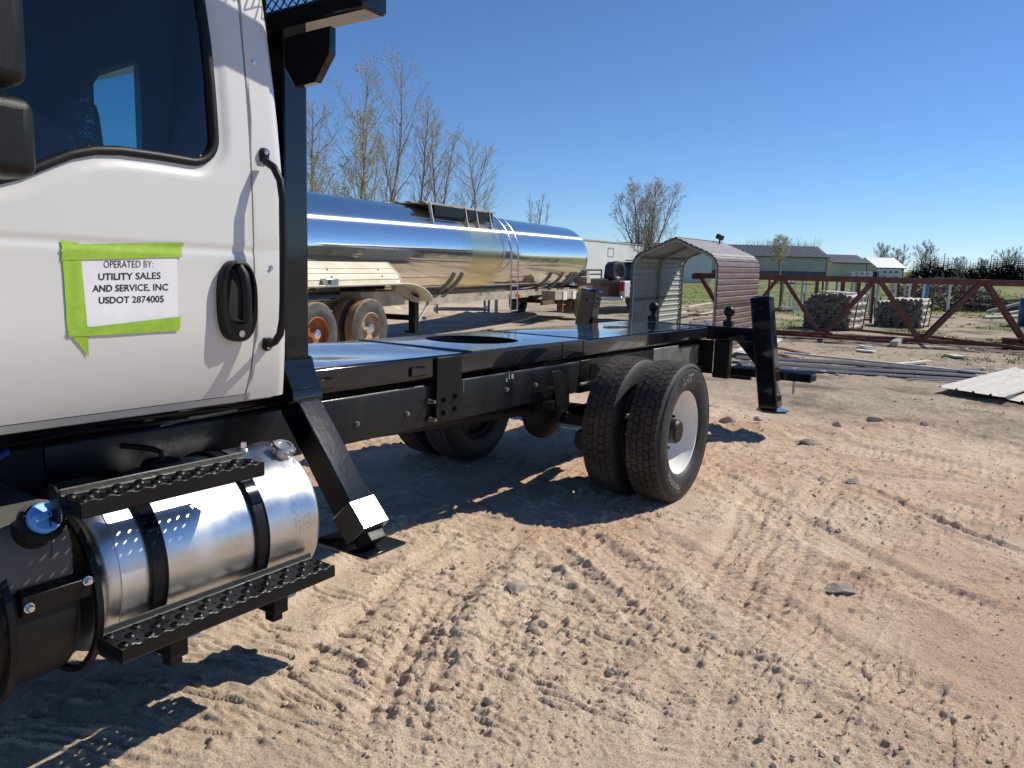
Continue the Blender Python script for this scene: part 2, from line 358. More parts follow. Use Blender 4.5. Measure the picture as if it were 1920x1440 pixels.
def ground_mat():
    m = bpy.data.materials.new('yard_soil'); m.use_nodes = True; nt = m.node_tree; L = nt.links; p = nt.nodes['Principled BSDF']
    p.inputs['Roughness'].default_value = .95; p.inputs['Specular IOR Level'].default_value = .12
    def at(n):
        a = _n(nt, 'ShaderNodeAttribute'); a.attribute_name = n; return a.outputs['Fac']
    def mix(f, a, b):
        x = _n(nt, 'ShaderNodeMix', data_type='RGBA')
        for s, v in ((0, f), (6, a), (7, b)):
            if isinstance(v, tuple): x.inputs[s].default_value = (*v, 1)
            elif isinstance(v, float): x.inputs[s].default_value = v
            else: L.new(v, x.inputs[s])
        return x.outputs[2]
    def mul(a, b):
        x = _n(nt, 'ShaderNodeMath', operation='MULTIPLY')
        for s, v in ((0, a), (1, b)):
            if isinstance(v, float): x.inputs[s].default_value = v
            else: L.new(v, x.inputs[s])
        return x.outputs[0]
    n1 = noise_node(nt, 2.2, 8, .65); n2 = noise_node(nt, 26, 6, .7); n3 = noise_node(nt, 150, 3, .6); n4 = noise_node(nt, .6, 6, .6)
    base = ramp(nt, n1.outputs['Fac'], [(.30, (.58,.435,.32)), (.52, (.71,.56,.425)), (.72, (.79,.65,.51))]).outputs[0]
    redc = ramp(nt, n1.outputs['Fac'], [(.30, (.55,.37,.265)), (.70, (.74,.545,.41))]).outputs[0]
    col = mix(at('red'), base, redc)
    col = mix(mul(at('packed'), .55), col, (.76,.585,.45))
    greyc = ramp(nt, n2.outputs['Fac'], [(.32, (.21,.17,.125)), (.55, (.42,.345,.26)), (.72, (.58,.49,.375))]).outputs[0]
    col = mix(mul(at('grey'), .85), col, greyc)
    damp = ramp(nt, n4.outputs['Fac'], [(.50, 0.0), (.62, 1.0)]).outputs[0]
    col = mix(mul(mul(damp, at('grey')), .7), col, (.085,.072,.058))
    sp = ramp(nt, n3.outputs['Fac'], [(.34, (.50,.48,.46)), (.47, (.98,.98,.98)), (.70, (1.28,1.26,1.24))]).outputs[0]  # soil grain; its dark specks also paint in small clod shadows
    mm = _n(nt, 'ShaderNodeMix', data_type='RGBA', blend_type='MULTIPLY'); mm.inputs[0].default_value = .85; L.new(col, mm.inputs[6]); L.new(sp, mm.inputs[7]); col = mm.outputs[2]
    grassc = ramp(nt, n2.outputs['Fac'], [(.30, (.13,.135,.045)), (.55, (.15,.20,.05)), (.75, (.24,.24,.10))]).outputs[0]
    col = mix(at('green'), col, grassc)
    L.new(col, p.inputs['Base Color'])
    b = _n(nt, 'ShaderNodeBump'); b.inputs['Distance'].default_value = .016; b.inputs['Strength'].default_value = 1.0
    n5 = noise_node(nt, 60, 8, .78); L.new(n5.outputs['Fac'], b.inputs['Height']); L.new(b.outputs[0], p.inputs['Normal'])
    return m
gme.materials.append(ground_mat())
ground_ob = link('ground', gme); ground_ob['kind'] = 'structure'; ground_ob['label'] = 'tan dirt yard with tyre ruts running out to a green field'

# loose clods and gravel: tens of thousands of little stones, one object
def clods():
    base = MB().sphere((0,0,0), 1, 6, 4); bv = np.array(base.v); bf = base.f; V = []; Fc = []; n = 0
    N = 40000
    pxs = nrng.uniform(500, 1960, N); pys = 750 + 710*nrng.random(N)**1.25
    P = np.array([tuple(gpt(a, b)) for a, b in zip(pxs, pys)]); fl = ground_fields(P[:,0], P[:,1])
    keep = np.nonzero(nrng.random(N) < .10 + .6*fl[5])[0][:6500]
    for k in keep:
        px_, py_, pz_, rough_ = P[k,0], P[k,1], fl[0][k], fl[5][k]
        s = .0022 + .0055*rnd.random()**3 + (.012*rnd.random()**2 if rnd.random() < .015 + .07*rough_ else 0)
        q = bv*np.array([s*rnd.uniform(.8,1.5), s*rnd.uniform(.7,1.3), s*rnd.uniform(.5,.9)]); q += nrng.normal(0, s*.16, q.shape)
        a = rnd.random()*6.28; c, sn = math.cos(a), math.sin(a)
        q = np.stack([q[:,0]*c-q[:,1]*sn + px_, q[:,0]*sn+q[:,1]*c + py_, q[:,2] + pz_ + s*.25], -1)
        V.append(q); Fc += [tuple(i+n for i in f) for f in bf]; n += len(q)
    m = MB(); m.v = [tuple(v) for v in np.concatenate(V)]; m.f = Fc
    o = part('loose_clods', m, mat('clod_soil', (.50,.37,.26), (.70,.55,.40), 7, rough=.95, bump=.002, bscale=120, spec=.1), smooth=0)
    tag(o, 'small loose soil clods and gravel strewn over the rutted dirt', 'gravel', kind='stuff')
clods()

X['rock'] = mat('pale_rock', (.36,.30,.235), (.52,.45,.37), 9, rough=.9, bump=.006, bscale=30, spec=.2)
X['rock_d'] = mat('grey_rock', (.20,.18,.155), (.36,.325,.28), 9, rough=.9, bump=.006, bscale=30, spec=.2)
def rock(px, py, wpx, hgt, label, m='rock', seed=0):
    p = gpz(px, py); r_ = random.Random(seed); s = wpx/F_PX*math.hypot(p.x, p.y)/2
    bm = bmesh.new(); bmesh.ops.create_icosphere(bm, subdivisions=3, radius=1)
    cuts = [(Vector((r_.uniform(-1,1), r_.uniform(-1,1), r_.uniform(-.6,1))).normalized(), r_.uniform(.5,.85)) for _ in range(9)]
    for v in bm.verts:
        for nn, d in cuts:
            e = v.co.dot(nn)-d
            if e > 0: v.co -= nn*e*.92
        v.co = Vector((v.co.x*s*1.2, v.co.y*s*.9, v.co.z*hgt/2*1.25))
        v.co += Vector((r_.gauss(0,1), r_.gauss(0,1), r_.gauss(0,1)))*s*.018
    bmesh.ops.rotate(bm, verts=bm.verts, cent=(0,0,0), matrix=Matrix.Rotation(r_.uniform(-.5,.5), 3, 'Z'))
    me = bpy.data.meshes.new('rock'); bm.to_mesh(me); bm.free(); me.shade_smooth(); me.set_sharp_from_angle(angle=math.radians(28)); me.materials.append(X[m])
    o = link('rock', me, loc=(p.x, p.y, p.z + hgt*.30)); tag(o, label, 'rock', 'rocks lying on the dirt')
rock(963, 1106, 44, .055, 'pale angular rock lying alone in the churned dirt below the dual wheels', seed=1)
rock(1640, 790, 26, .075, 'pale rock standing in the dirt right of the square outrigger leg', seed=2)
rock(1735, 798, 16, .05, 'dark pointed rock nearest the pale ribbed sheets', 'rock_d', seed=3)
rock(1365, 793, 26, .08, 'reddish rock on the loose soil bank beside the rear tyre', seed=4)
rock(1520, 832, 34, .05, 'flat grey rock at the lower edge of the loose soil bank', 'rock_d', seed=5)
rock(1568, 802, 18, .08, 'small upright stone on the right end of the loose soil bank', seed=6)
rock(1420, 788, 18, .05, 'little stone in the loose soil bank under the outrigger foot', seed=7)
rock(1600, 905, 30, .03, 'flat dark rock pressed into the tracked dirt right of the wheels', 'rock_d', seed=8)
rock(1575, 1108, 50, .03, 'low dark lump of soil in the open dirt at right', 'rock_d', seed=9)
rock(1000, 1178, 34, .03, 'half buried grey stone below the lone pale rock', 'rock_d', seed=10)
rock(915, 1318, 24, .035, 'rounded tan stone in the near dirt by the lug tracks', seed=11)
rock(1140, 1265, 18, .03, 'small grey stone near the bottom middle of the dirt', 'rock_d', seed=12)
# ------------------------------------------------------------------ the utility truck.  local axes: u to the rear, v across (away from us), w up
_vp = _ray(1915, 548).normalized(); TU = _vp; TV = Vector((0,0,1)).cross(TU).normalized(); TW = TU.cross(TV)
BASE = (3.0, 3.03, .06)
_o = TU*BASE[0] + TV*BASE[1] + TW*BASE[2]
truck = bpy.data.objects.new('utility_truck', None); COL.objects.link(truck)
truck.matrix_world = Matrix(((TU.x,TV.x,TW.x,_o.x),(TU.y,TV.y,TW.y,_o.y),(TU.z,TV.z,TW.z,_o.z),(0,0,0,1)))
tag(truck, 'white cab utility truck with bare glossy black deck, outriggers and dual rear wheels', 'truck')
def tk(name, mb, m, parent=None, bevel=0, smooth=35, seg=2, label=None):
    return part(name, mb, X[m] if isinstance(m, str) else m, parent or truck, bevel, smooth, BASE, seg, label)
def tpix(x, y, v0):                       # sight line meets the plane v = v0
    d = _ray(x, y); du, dv, dw = d.dot(TU), d.dot(TV), d.dot(TW); c = Vector((0,0,HC)); t = (v0-c.dot(TV))/dv
    return c.dot(TU)+du*t, c.dot(TW)+dw*t
TC = 3.03
def vcab(w, u=1.0):                       # cab side: rolls in under the belt and leans in above it
    v = 2.046 + (.75*(1.50-w)**2 if w < 1.50 else 0.0)
    t = min(1.0, max(0.0, (w-1.668)/.022)); v += .004*t*t*(3-2*t)          # pressed swage line
    t = min(1.0, max(0.0, (w-1.690)/.020)); v -= .0025*t*t*(3-2*t)
    if w > 1.71: v += .10*(w-1.71)**2
    return v
_wp = [(.30,1.80),(.55,1.805),(.70,1.812),(.79,1.826),(.85,1.849),(.91,1.882),(.97,1.913),(1.03,1.932),(1.10,1.941),(1.2,1.943),(1.31,1.942)]
_wp += [(1.31+.082*math.sin(a), 2.024-.082*math.cos(a)) for a in np.radians([12,25,38,52,65,78,90])]
_wp += [(1.392,2.15),(1.390,2.3),(1.382,2.45),(1.37,2.58),(1.33,2.66),(1.2,2.69),(.9,2.70),(.6,2.62),(.42,2.4),(.30,2.1)]
def inpoly(x, y, P):
    c = False; j = len(P)-1
    for i in range(len(P)):
        if (P[i][1] > y) != (P[j][1] > y) and x < (P[j][0]-P[i][0])*(y-P[i][1])/(P[j][1]-P[i][1])+P[i][0]: c = not c
        j = i
    return c
# door skin with a window opening (its raw edge lies under the rubber seal)
m = MB(); us = np.linspace(.20, 1.508, 110); ws = list(np.linspace(1.222, 1.34, 14)) + list(np.linspace(1.35, 1.66, 26)) + list(np.linspace(1.668, 1.714, 10)) + list(np.linspace(1.73, 2.78, 90))
nW = len(ws)
def vdoor(u, w):                          # pressed shoulder round the window
    d = 1e9
    if w > 1.74 and u < 1.47:
        for (a, b), (c, e) in zip(_wp, _wp[1:]+_wp[:1]):
            dx, dy = c-a, e-b; t = max(0, min(1, ((u-a)*dx+(w-b)*dy)/(dx*dx+dy*dy))); d = min(d, math.hypot(u-a-dx*t, w-b-dy*t))
    t = max(0.0, min(1.0, (d-.020)/.030)); return vcab(w) + .010*(1-t*t*(3-2*t))
for u_ in us:
    for w_ in ws: m.v.append((u_, vdoor(u_, w_), w_))
keepf = np.zeros((len(us), nW), bool)
for i, u_ in enumerate(us):
    for j, w_ in enumerate(ws): keepf[i, j] = inpoly(u_, w_, _wp)
for i in range(len(us)-1):
    for j in range(nW-1):
        if not (keepf[i,j] and keepf[i+1,j] and keepf[i,j+1] and keepf[i+1,j+1]): m.f.append((i*nW+j, (i+1)*nW+j, (i+1)*nW+j+1, i*nW+j+1))
m.grid(lambda a, w_: (1.508, vcab(w_)+a, w_), [0, .012, .03], ws)
m.grid(lambda u_, a: (u_, vcab(1.222)+a, 1.222), us, [0, .015, .03])
door = tk('door', m, 'white', smooth=40)
# seal and glass
loop = [(a, vcab(b)-.004, b) for a, b in _wp]
dense = []
for i in range(len(_wp)):
    a, b = _wp[i], _wp[(i+1) % len(_wp)]
    for t in (0, .34, .67): dense.append((a[0]+(b[0]-a[0])*t, a[1]+(b[1]-a[1])*t))
m = MB(); o0 = len(m.v); N = len(dense)
prof = [(.013,.006),(.011,-.004),(.004,-.008),(-.006,-.007),(-.012,-.001),(-.014,.012)]   # outwards offset, proud of the skin
for i in range(N):
    p, q = dense[i-1], dense[(i+1) % N]; tx, ty = q[0]-p[0], q[1]-p[1]; L_ = math.hypot(tx, ty); nx, ny = ty/L_, -tx/L_
    for a, b in prof: m.v.append((dense[i][0]+nx*a, vcab(dense[i][1])+.006+b, dense[i][1]+ny*a))
for i in range(N):
    for k in range(len(prof)-1): m.f.append((i*6+k, ((i+1) % N)*6+k, ((i+1) % N)*6+k+1, i*6+k+1))
tk('window_seal', m, 'plastic', door, smooth=60)
m = MB(); m.v = [(a, vcab(b)+.016, b) for a, b in dense]; m.f = [tuple(range(N))]
tk('window_glass', m, 'glass', door, smooth=0)
# sill strip under the door, rear corner post, roof and back of the cab
m = MB(); m.grid(lambda u_, k: (u_, vcab(1.222)+[.004,.016,.03][k], [1.219, 1.197, 1.192][k]), list(np.linspace(.2, 1.635, 30)), [0, 1, 2])
tk('sill_strip', m, 'sill')
for k, u_ in enumerate((1.2, 1.31, 1.42, 1.5, 1.56)): pass
def corner(s, w_):
    lean = max(0, w_-1.9)*.045 - .6*(vcab(w_)-2.046 if w_ < 1.55 else 0)
    if s <= 1: return (1.514+(1.606-lean-1.514)*s, vcab(w_), w_)
    if s <= 2:
        a = (s-1)*math.pi/2; return (1.606-lean+.052*math.sin(a), vcab(w_)+.052*(1-math.cos(a)), w_)
    return (1.658-lean, vcab(w_)+.052+.10*(s-2), w_)
m = MB(); m.grid(corner, list(np.linspace(0,1,8))+list(np.linspace(1.12,2,8))+[2.5,3], [1.200,1.23,1.28,1.34,1.42,1.52,1.6,1.668,1.688,1.706,1.75,1.85,1.95,2.1,2.25,2.4,2.55,2.65,2.75])
m.grid(lambda a, w_: (1.514, vcab(w_)+a, w_), [0, .012, .03], [1.200,1.28,1.42,1.6,1.668,1.688,1.706,1.9,2.1,2.4,2.75])
tk('rear_corner_post', m, 'white', smooth=50)
m = MB(); m.grid(lambda a, w_: (a, vcab(w_)+.024, w_), [1.503, 1.520], list(np.linspace(1.21, 2.75, 30))); tk('door_seam', m, 'dark')
# back wall with its window opening (inside trim dark, outside darkened to dim its reflection in the rack beam)
RW = [(2.84,2.00),(3.20,2.00),(3.245,2.03),(3.26,2.08),(3.25,2.30),(3.225,2.36),(3.18,2.385),(2.84,2.40),(2.81,2.37),(2.80,2.2),(2.81,2.03)]
def ray_poly(cx, cy, a, P):
    dx, dy = math.cos(a), math.sin(a); best = 1e9
    for i in range(len(P)):
        (x0, y0), (x1, y1) = P[i-1], P[i]; ex, ey = x1-x0, y1-y0; den = dx*ey-dy*ex
        if abs(den) < 1e-9: continue
        t = ((x0-cx)*ey-(y0-cy)*ex)/den; q = ((x0-cx)*dy-(y0-cy)*dx)/den
        if t > 0 and -1e-6 <= q <= 1+1e-6: best = min(best, t)
    return cx+dx*best, cy+dy*best
def wall_with_hole(u_, outer, hole, th, name, mm, parent=None):
    cx = sum(p[0] for p in hole)/len(hole); cy = sum(p[1] for p in hole)/len(hole)
    an = sorted([2*math.pi*k/120 for k in range(120)] + [math.atan2(y-cy, x-cx) % (2*math.pi) for x, y in list(outer)+list(hole)])
    I_ = [ray_poly(cx, cy, a, hole) for a in an]; O_ = [ray_poly(cx, cy, a, outer) for a in an]; n = len(an); m = MB()
    for uu in (u_, u_+th): m.v += [(uu, *p) for p in I_] + [(uu, *p) for p in O_]
    for k in range(n):
        l = (k+1) % n; m.f += [(k, l, n+l, n+k), (2*n+k, 2*n+l, 3*n+l, 3*n+k), (k, l, 2*n+l, 2*n+k)]
    return tk(name, m, mm, parent, smooth=0)
wall_with_hole(1.592, [(2.16,1.20),(3.90,1.20),(3.90,2.72),(2.16,2.72)], RW, .012, 'back_trim', 'interior')
wall_with_hole(1.608, [(2.13,1.20),(3.93,1.20),(3.93,2.75),(2.13,2.75)], RW, .03, 'back_wall', 'dark')
m = MB(); m.v = [(1.606, a, b) for a, b in RW]; m.f = [tuple(range(len(RW)))]; tk('rear_window_glass', m, 'glass_far', smooth=0)
m = MB().box(-.5, 1.60, 2.16, 3.90, 2.70, 2.74); tk('headliner', m, 'interior')
m = MB().box(-.5, 1.64, 2.13, 3.93, 2.76, 2.82); tk('roof', m, 'white', bevel=.02)
m = MB().box(-.5, 1.60, 2.14, 3.92, 1.205, 1.235); tk('cab_floor', m, 'dark')
m = MB().box(-.53, -.5, 2.14, 3.92, 1.2, 2.75); tk('front_bulkhead', m, 'interior')
m = MB().box(-.5, 1.60, 3.905, 3.94, 1.21, 2.75); tk('far_cab_side', m, 'interior')
m = MB().box(-.5, .19, 2.06, 2.10, 1.20, 2.75); tk('front_cab_side', m, 'white')
m = MB().box(.2, 1.49, 2.115, 2.14, 1.46, 1.78); tk('inner_door_trim', m, 'interior', door)
# seat wrapped in clear film
def seat(vc_):
    s = MB(); 
    def prof(t):  # back rest outline: half width, u, w
        return [(.22,1.11,1.60),(.235,1.14,1.76),(.22,1.175,1.89),(.16,1.20,1.99),(.115,1.212,2.035),(.10,1.225,2.095),(.05,1.235,2.13)][t]
    rows = 7
    for t in range(rows):
        hw, u_, w_ = prof(t)
        for k in range(14):
            a = 2*math.pi*k/14; s.v.append((u_+.062*math.sin(a)*(1 if t < 5 else .7), vc_+hw*math.cos(a), w_))
    for t in range(rows-1):
        for k in range(14): s.f.append((t*14+k, t*14+(k+1) % 14, (t+1)*14+(k+1) % 14, (t+1)*14+k))
    s.f.append(tuple((rows-1)*14+k for k in range(14))); return s
st = tk('seat', seat(2.56), 'seatcloth', smooth=60)
tk('film_wrap', MB().add([((v[0]-1.17)*1.14+1.17, (v[1]-2.56)*1.1+2.56, (v[2]-1.85)*1.03+1.85) for v in seat(2.56).v], seat(2.56).f), 'film', st, smooth=50)
tk('seat_base', MB().box(.85,1.25,2.34,2.78,1.40,1.56), 'seatcloth', st, bevel=.04)
# mirrors
mir = tk('mirror_arm', MB().tube([(.45,2.06,1.78),(.50,1.82,1.80),(.60,1.74,1.9),(.60,1.74,2.3),(.50,1.82,2.55),(.45,2.07,2.6)], .012, 10), 'plastic')
for (w0, w1, ue, dv) in ((1.985,2.34,.724,0), (1.806,1.966,.733,-.0)):
    h = MB().box(.50, ue, 1.70, 1.83, w0, w1)
    tk('mirror_housing', h, 'plastic', mir, bevel=.028, seg=5)
    tk('mirror_glass', MB().box(.725 if ue < .73 else .734, (.725 if ue < .73 else .734)+.0015, 1.725, 1.805, w0+.03, w1-.03), 'plastic', mir)
# grab handle
gh = tk('grab_handle', MB().tube([(1.552,2.035,1.975),(1.556,2.000,1.955),(1.562,1.978,1.915),(1.566,1.972,1.86),(1.566,1.972,1.70),(1.564,1.972,1.55),(1.560,1.972,1.475),(1.556,1.98,1.428),(1.556,2.005,1.402),(1.558,2.036,1.39)], .0125, 12), 'plastic')
for w_ in (2.003, 1.383):
    tk('mount_tab', MB().lathe([(-.008,.001),(-.008,.015),(.008,.017),(.008,.001)], (1.560, vcab(w_)-.006, w_), (0,1,0), 20).box(1.545,1.575,vcab(w_)-.012,vcab(w_)+.002,min(w_,w_+(-.028 if w_>1.7 else .028)),max(w_,w_+(-.028 if w_>1.7 else .028))), 'plastic', gh, bevel=.002)
def bolt(p, ax, r, h, mm='chrome', parent=None, name='bolt'):
    ax = Vector(ax)
    return tk(name, MB().lathe([(0,.0005),(0,r*1.35),(h*.25,r*1.35),(h*.25,r)], p, ax, 14).lathe([(h*.25,r),(h*.85,r),(h,r*.8),(h,.0005)], p, ax, 6), mm, parent, smooth=20)
for w_ in (2.005, 1.381): bolt((1.560, vcab(w_)-.014, w_), (0,-1,0), .006, .007, parent=gh)
for px_, py_ in ((483,116),(503,502)):
    a, b = tpix(px_, py_, 2.06); bolt((a, vcab(b)+.001, b), (0,-1,0), .0065, .008)
# door handle
def oval(cu, cw, hu, hw, n=36, e=2.6):
    P = []
    for k in range(n):
        a = 2*math.pi*k/n; ca, sa = math.cos(a), math.sin(a)
        P.append((cu+hu*math.copysign(abs(ca)**(2/e), ca), cw+hw*math.copysign(abs(sa)**(2/e), sa)))
    return P
cu_, cw_ = 1.438, 1.533; vb = vcab(cw_)
m = MB(); rings = [(1.0, .004), (1.0, -.020), (.93, -.028), (.74, -.030), (.69, -.016), (.62, -.004)]
for s_, dv in rings:
    for k, (a, b) in enumerate(oval(cu_, cw_, .068*s_ if s_ > .7 else .068*s_*.98, .127*s_)):
        m.v.append((a, vb+dv, b + (.024 if s_ < .8 else 0)*(1 if s_ < .8 else 0)))
n_ = 36
for i in range(len(rings)-1):
    for k in range(n_): m.f.append((i*n_+k, i*n_+(k+1) % n_, (i+1)*n_+(k+1) % n_, (i+1)*n_+k))
m.f.append(tuple((len(rings)-1)*n_+k for k in range(n_)))
dh = tk('door_handle', m, 'plastic', door, smooth=40)
tk('handle_bowl', MB().prism([(a, vb-.0045, b+.024) for a, b in oval(cu_, cw_, .041, .078)], (0,.001,0)), 'dark', dh)
hm = MB().tube([(1.436,vb-.026,1.642),(1.441,vb-.040,1.615),(1.444,vb-.046,1.57),(1.446,vb-.046,1.52),(1.447,vb-.040,1.475)], [.013,.0165,.0155,.0155,.017], 12)
tk('pull_lever', hm, 'plastic', dh, smooth=60)
tk('key_lock', MB().lathe([(0,.0005),(0,.0105),(-.004,.0105),(-.004,.0085),(-.002,.008),(-.002,.0005)], (1.437, vb-.029, 1.432), (0,1,0), 20), 'chrome', dh)

# ---- paper notice taped to the door: its own thing
def onskin(u_, w_, lift): return (u_, vcab(w_)-lift, w_)
notice = bpy.data.objects.new('paper_notice', None); COL.objects.link(notice)
_nb = (1.10, 2.04, 1.58); _nw = TU*_nb[0]+TV*_nb[1]+TW*_nb[2]
notice.matrix_world = Matrix(((TU.x,TV.x,TW.x,_nw.x),(TU.y,TV.y,TW.y,_nw.y),(TU.z,TV.z,TW.z,_nw.z),(0,0,0,1)))
tag(notice, 'printed paper notice fixed with green tape to the white truck door', 'notice')
def npart(name, mb, mm, smooth=0): return part(name, mb, X[mm], notice, 0, smooth, _nb)
def pquad(px, lift):                        # four photo corners laid on the door skin
    return [onskin(*tpix(x, y, 2.045), lift) for x, y in px]
def patch(c, lift0, n=8, jag=()):
    m = MB(); (ua, wa), (ub, wb), (uc, wc), (ud, wd) = [tpix(x, y, 2.045) for x, y in c]
    def fn(s, t):
        s2 = s + (rnd.uniform(-.012,.012) if (s in (0,1) and s in jag) else 0)
        u_ = (ua*(1-s2)+ub*s2)*(1-t)+(ud*(1-s2)+uc*s2)*t; w_ = (wa*(1-s2)+wb*s2)*(1-t)+(wd*(1-s2)+wc*s2)*t
        return onskin(u_, w_, lift0+.0003*math.sin(9*s+4*t))
    m.grid(fn, list(np.linspace(0,1,n+1)), list(np.linspace(0,1,n+1))); return m
npart('sheet', patch(((142,462),(331,461),(335,611),(155,613)), .0015), 'paper')
npart('tape', patch(((114,450),(149,455),(169,670),(126,620)), .0028, 10, (0,)), 'tape')
npart('tape', patch(((113,458),(343,455),(338,482),(112,488)), .0042, 10, (0,1)), 'tape')
npart('tape', patch(((128,618),(339,593),(336,620),(127,632)), .0042, 10, (0,1)), 'tape')
def line(body, px0, px1, py, hpx, bold, slope=-.008):
    vs, fs = text2d(body, 1.0, bold, 'LEFT'); xs = [v[0] for v in vs]; x0, x1 = min(xs), max(xs); hy = max(v[1] for v in vs)
    m = MB(); out = []
    for x, y, z in vs:
        fx = (x-x0)/(x1-x0); ppx = px0+(px1-px0)*fx; ppy = py+slope*(ppx-px0)-y/hy*hpx; out.append(onskin(*tpix(ppx, ppy, 2.045), .0021))
    m.add(out, fs); npart('lettering', m, 'ink')
line('OPERATED BY:', 194, 287, 502, 13, .0)
line('UTILITY SALES', 184, 301, 525, 12.5, .022, -.02)
line('AND SERVICE, INC', 173, 315, 547, 12.5, .022, -.02)
line('USDOT 2874005', 185, 307, 569, 12.5, .022, -.022)

# ---- fuel tank, steps, DEF tank
TKC = (2.34, .704); TR = .265; UL, UR = 1.051, 1.806
k_ = .055
prof = [(UL-.052,.001),(UL-.052,.10),(UL-.050,.185)] + [(UL-.050+k_*(1-math.cos(a)), TR-.001-k_*(1-math.sin(a))) for a in np.radians([0,15,30,45,60,75,90])] + [(UL+.006,TR+.0025),(UL+.016,TR+.0025),(UL+.018,TR)]
prof += [(UL+.2,TR),(1.3,TR),(UR-.03,TR),(UR-.022,TR+.003),(UR-.012,TR+.003),(UR-.004,TR-.001),(UR,TR-.012),(UR-.006,TR-.03),(UR-.004,.14),(UR-.004,.001)]
tank = tk('fuel_tank', MB().lathe(prof, (0, TKC[0], TKC[1]), (1,0,0), 96), 'alu', smooth=40)
for us_ in (1.17, 1.545):
    m = MB(); pr = [(us_-.028,TR+.001),(us_-.028,TR+.010),(us_-.023,TR+.014),(us_-.019,TR+.009),(us_+.019,TR+.009),(us_+.023,TR+.014),(us_+.028,TR+.010),(us_+.028,TR+.001)]
    m.lathe(pr, (0, TKC[0], TKC[1]), (1,0,0), 72)
    s = tk('strap', m, 'satin', tank, smooth=40)
    for a0 in (142, 228):
      m = MB(); m.lathe([(us_-.021,TR+.010),(us_-.021,TR+.0155),(us_+.021,TR+.0155),(us_+.021,TR+.010)], (0,TKC[0],TKC[1]), (1,0,0), 10, e1=(0,1,0), a0=math.radians(a0-9), a1=math.radians(a0+9))
      tk('clamp_plate', m, 'gloss', s)
# filler cap, sender, vent fitting
ca = math.radians(112); cdir = Vector((.0, math.cos(ca), math.sin(ca))); cp = Vector((1.765, TKC[0], TKC[1])) + cdir*TR
m = MB().lathe([(-.02,.034),(.008,.034),(.010,.040),(.034,.040),(.040,.036),(.040,.026),(.036,.024),(.036,.001)], cp, cdir, 40)
for k in range(10):
    a = 2*math.pi*k/10; e1 = Vector((1,0,0)); e2 = cdir.cross(e1); d = e1*math.cos(a)+e2*math.sin(a); m.beam(cp+d*.042+cdir*.012, cp+d*.042+cdir*.032, .010, .008, up=d)
tk('tank_shadow_plate', MB().box(1.1, 1.80, 2.22, 2.6, .40, .43), 'dark', tank)  # added plate hidden behind the step, widens the shadow under the tank
tk('filler_cap', m, 'alu_d', tank, smooth=30)
tk('sender_unit', MB().lathe([(0,.001),(.012,.001),(.012,.06),(0,.066)], (1.36,2.36,.968), (0,0,1), 24).tube([(1.36,2.36,.97),(1.36,2.36,1.01),(1.34,2.40,1.02),(1.3,2.5,1.02)], .010, 8), 'dark', tank)
bolt((1.66,2.33,.968), (0,0,1), .014, .035, 'chrome', tank)
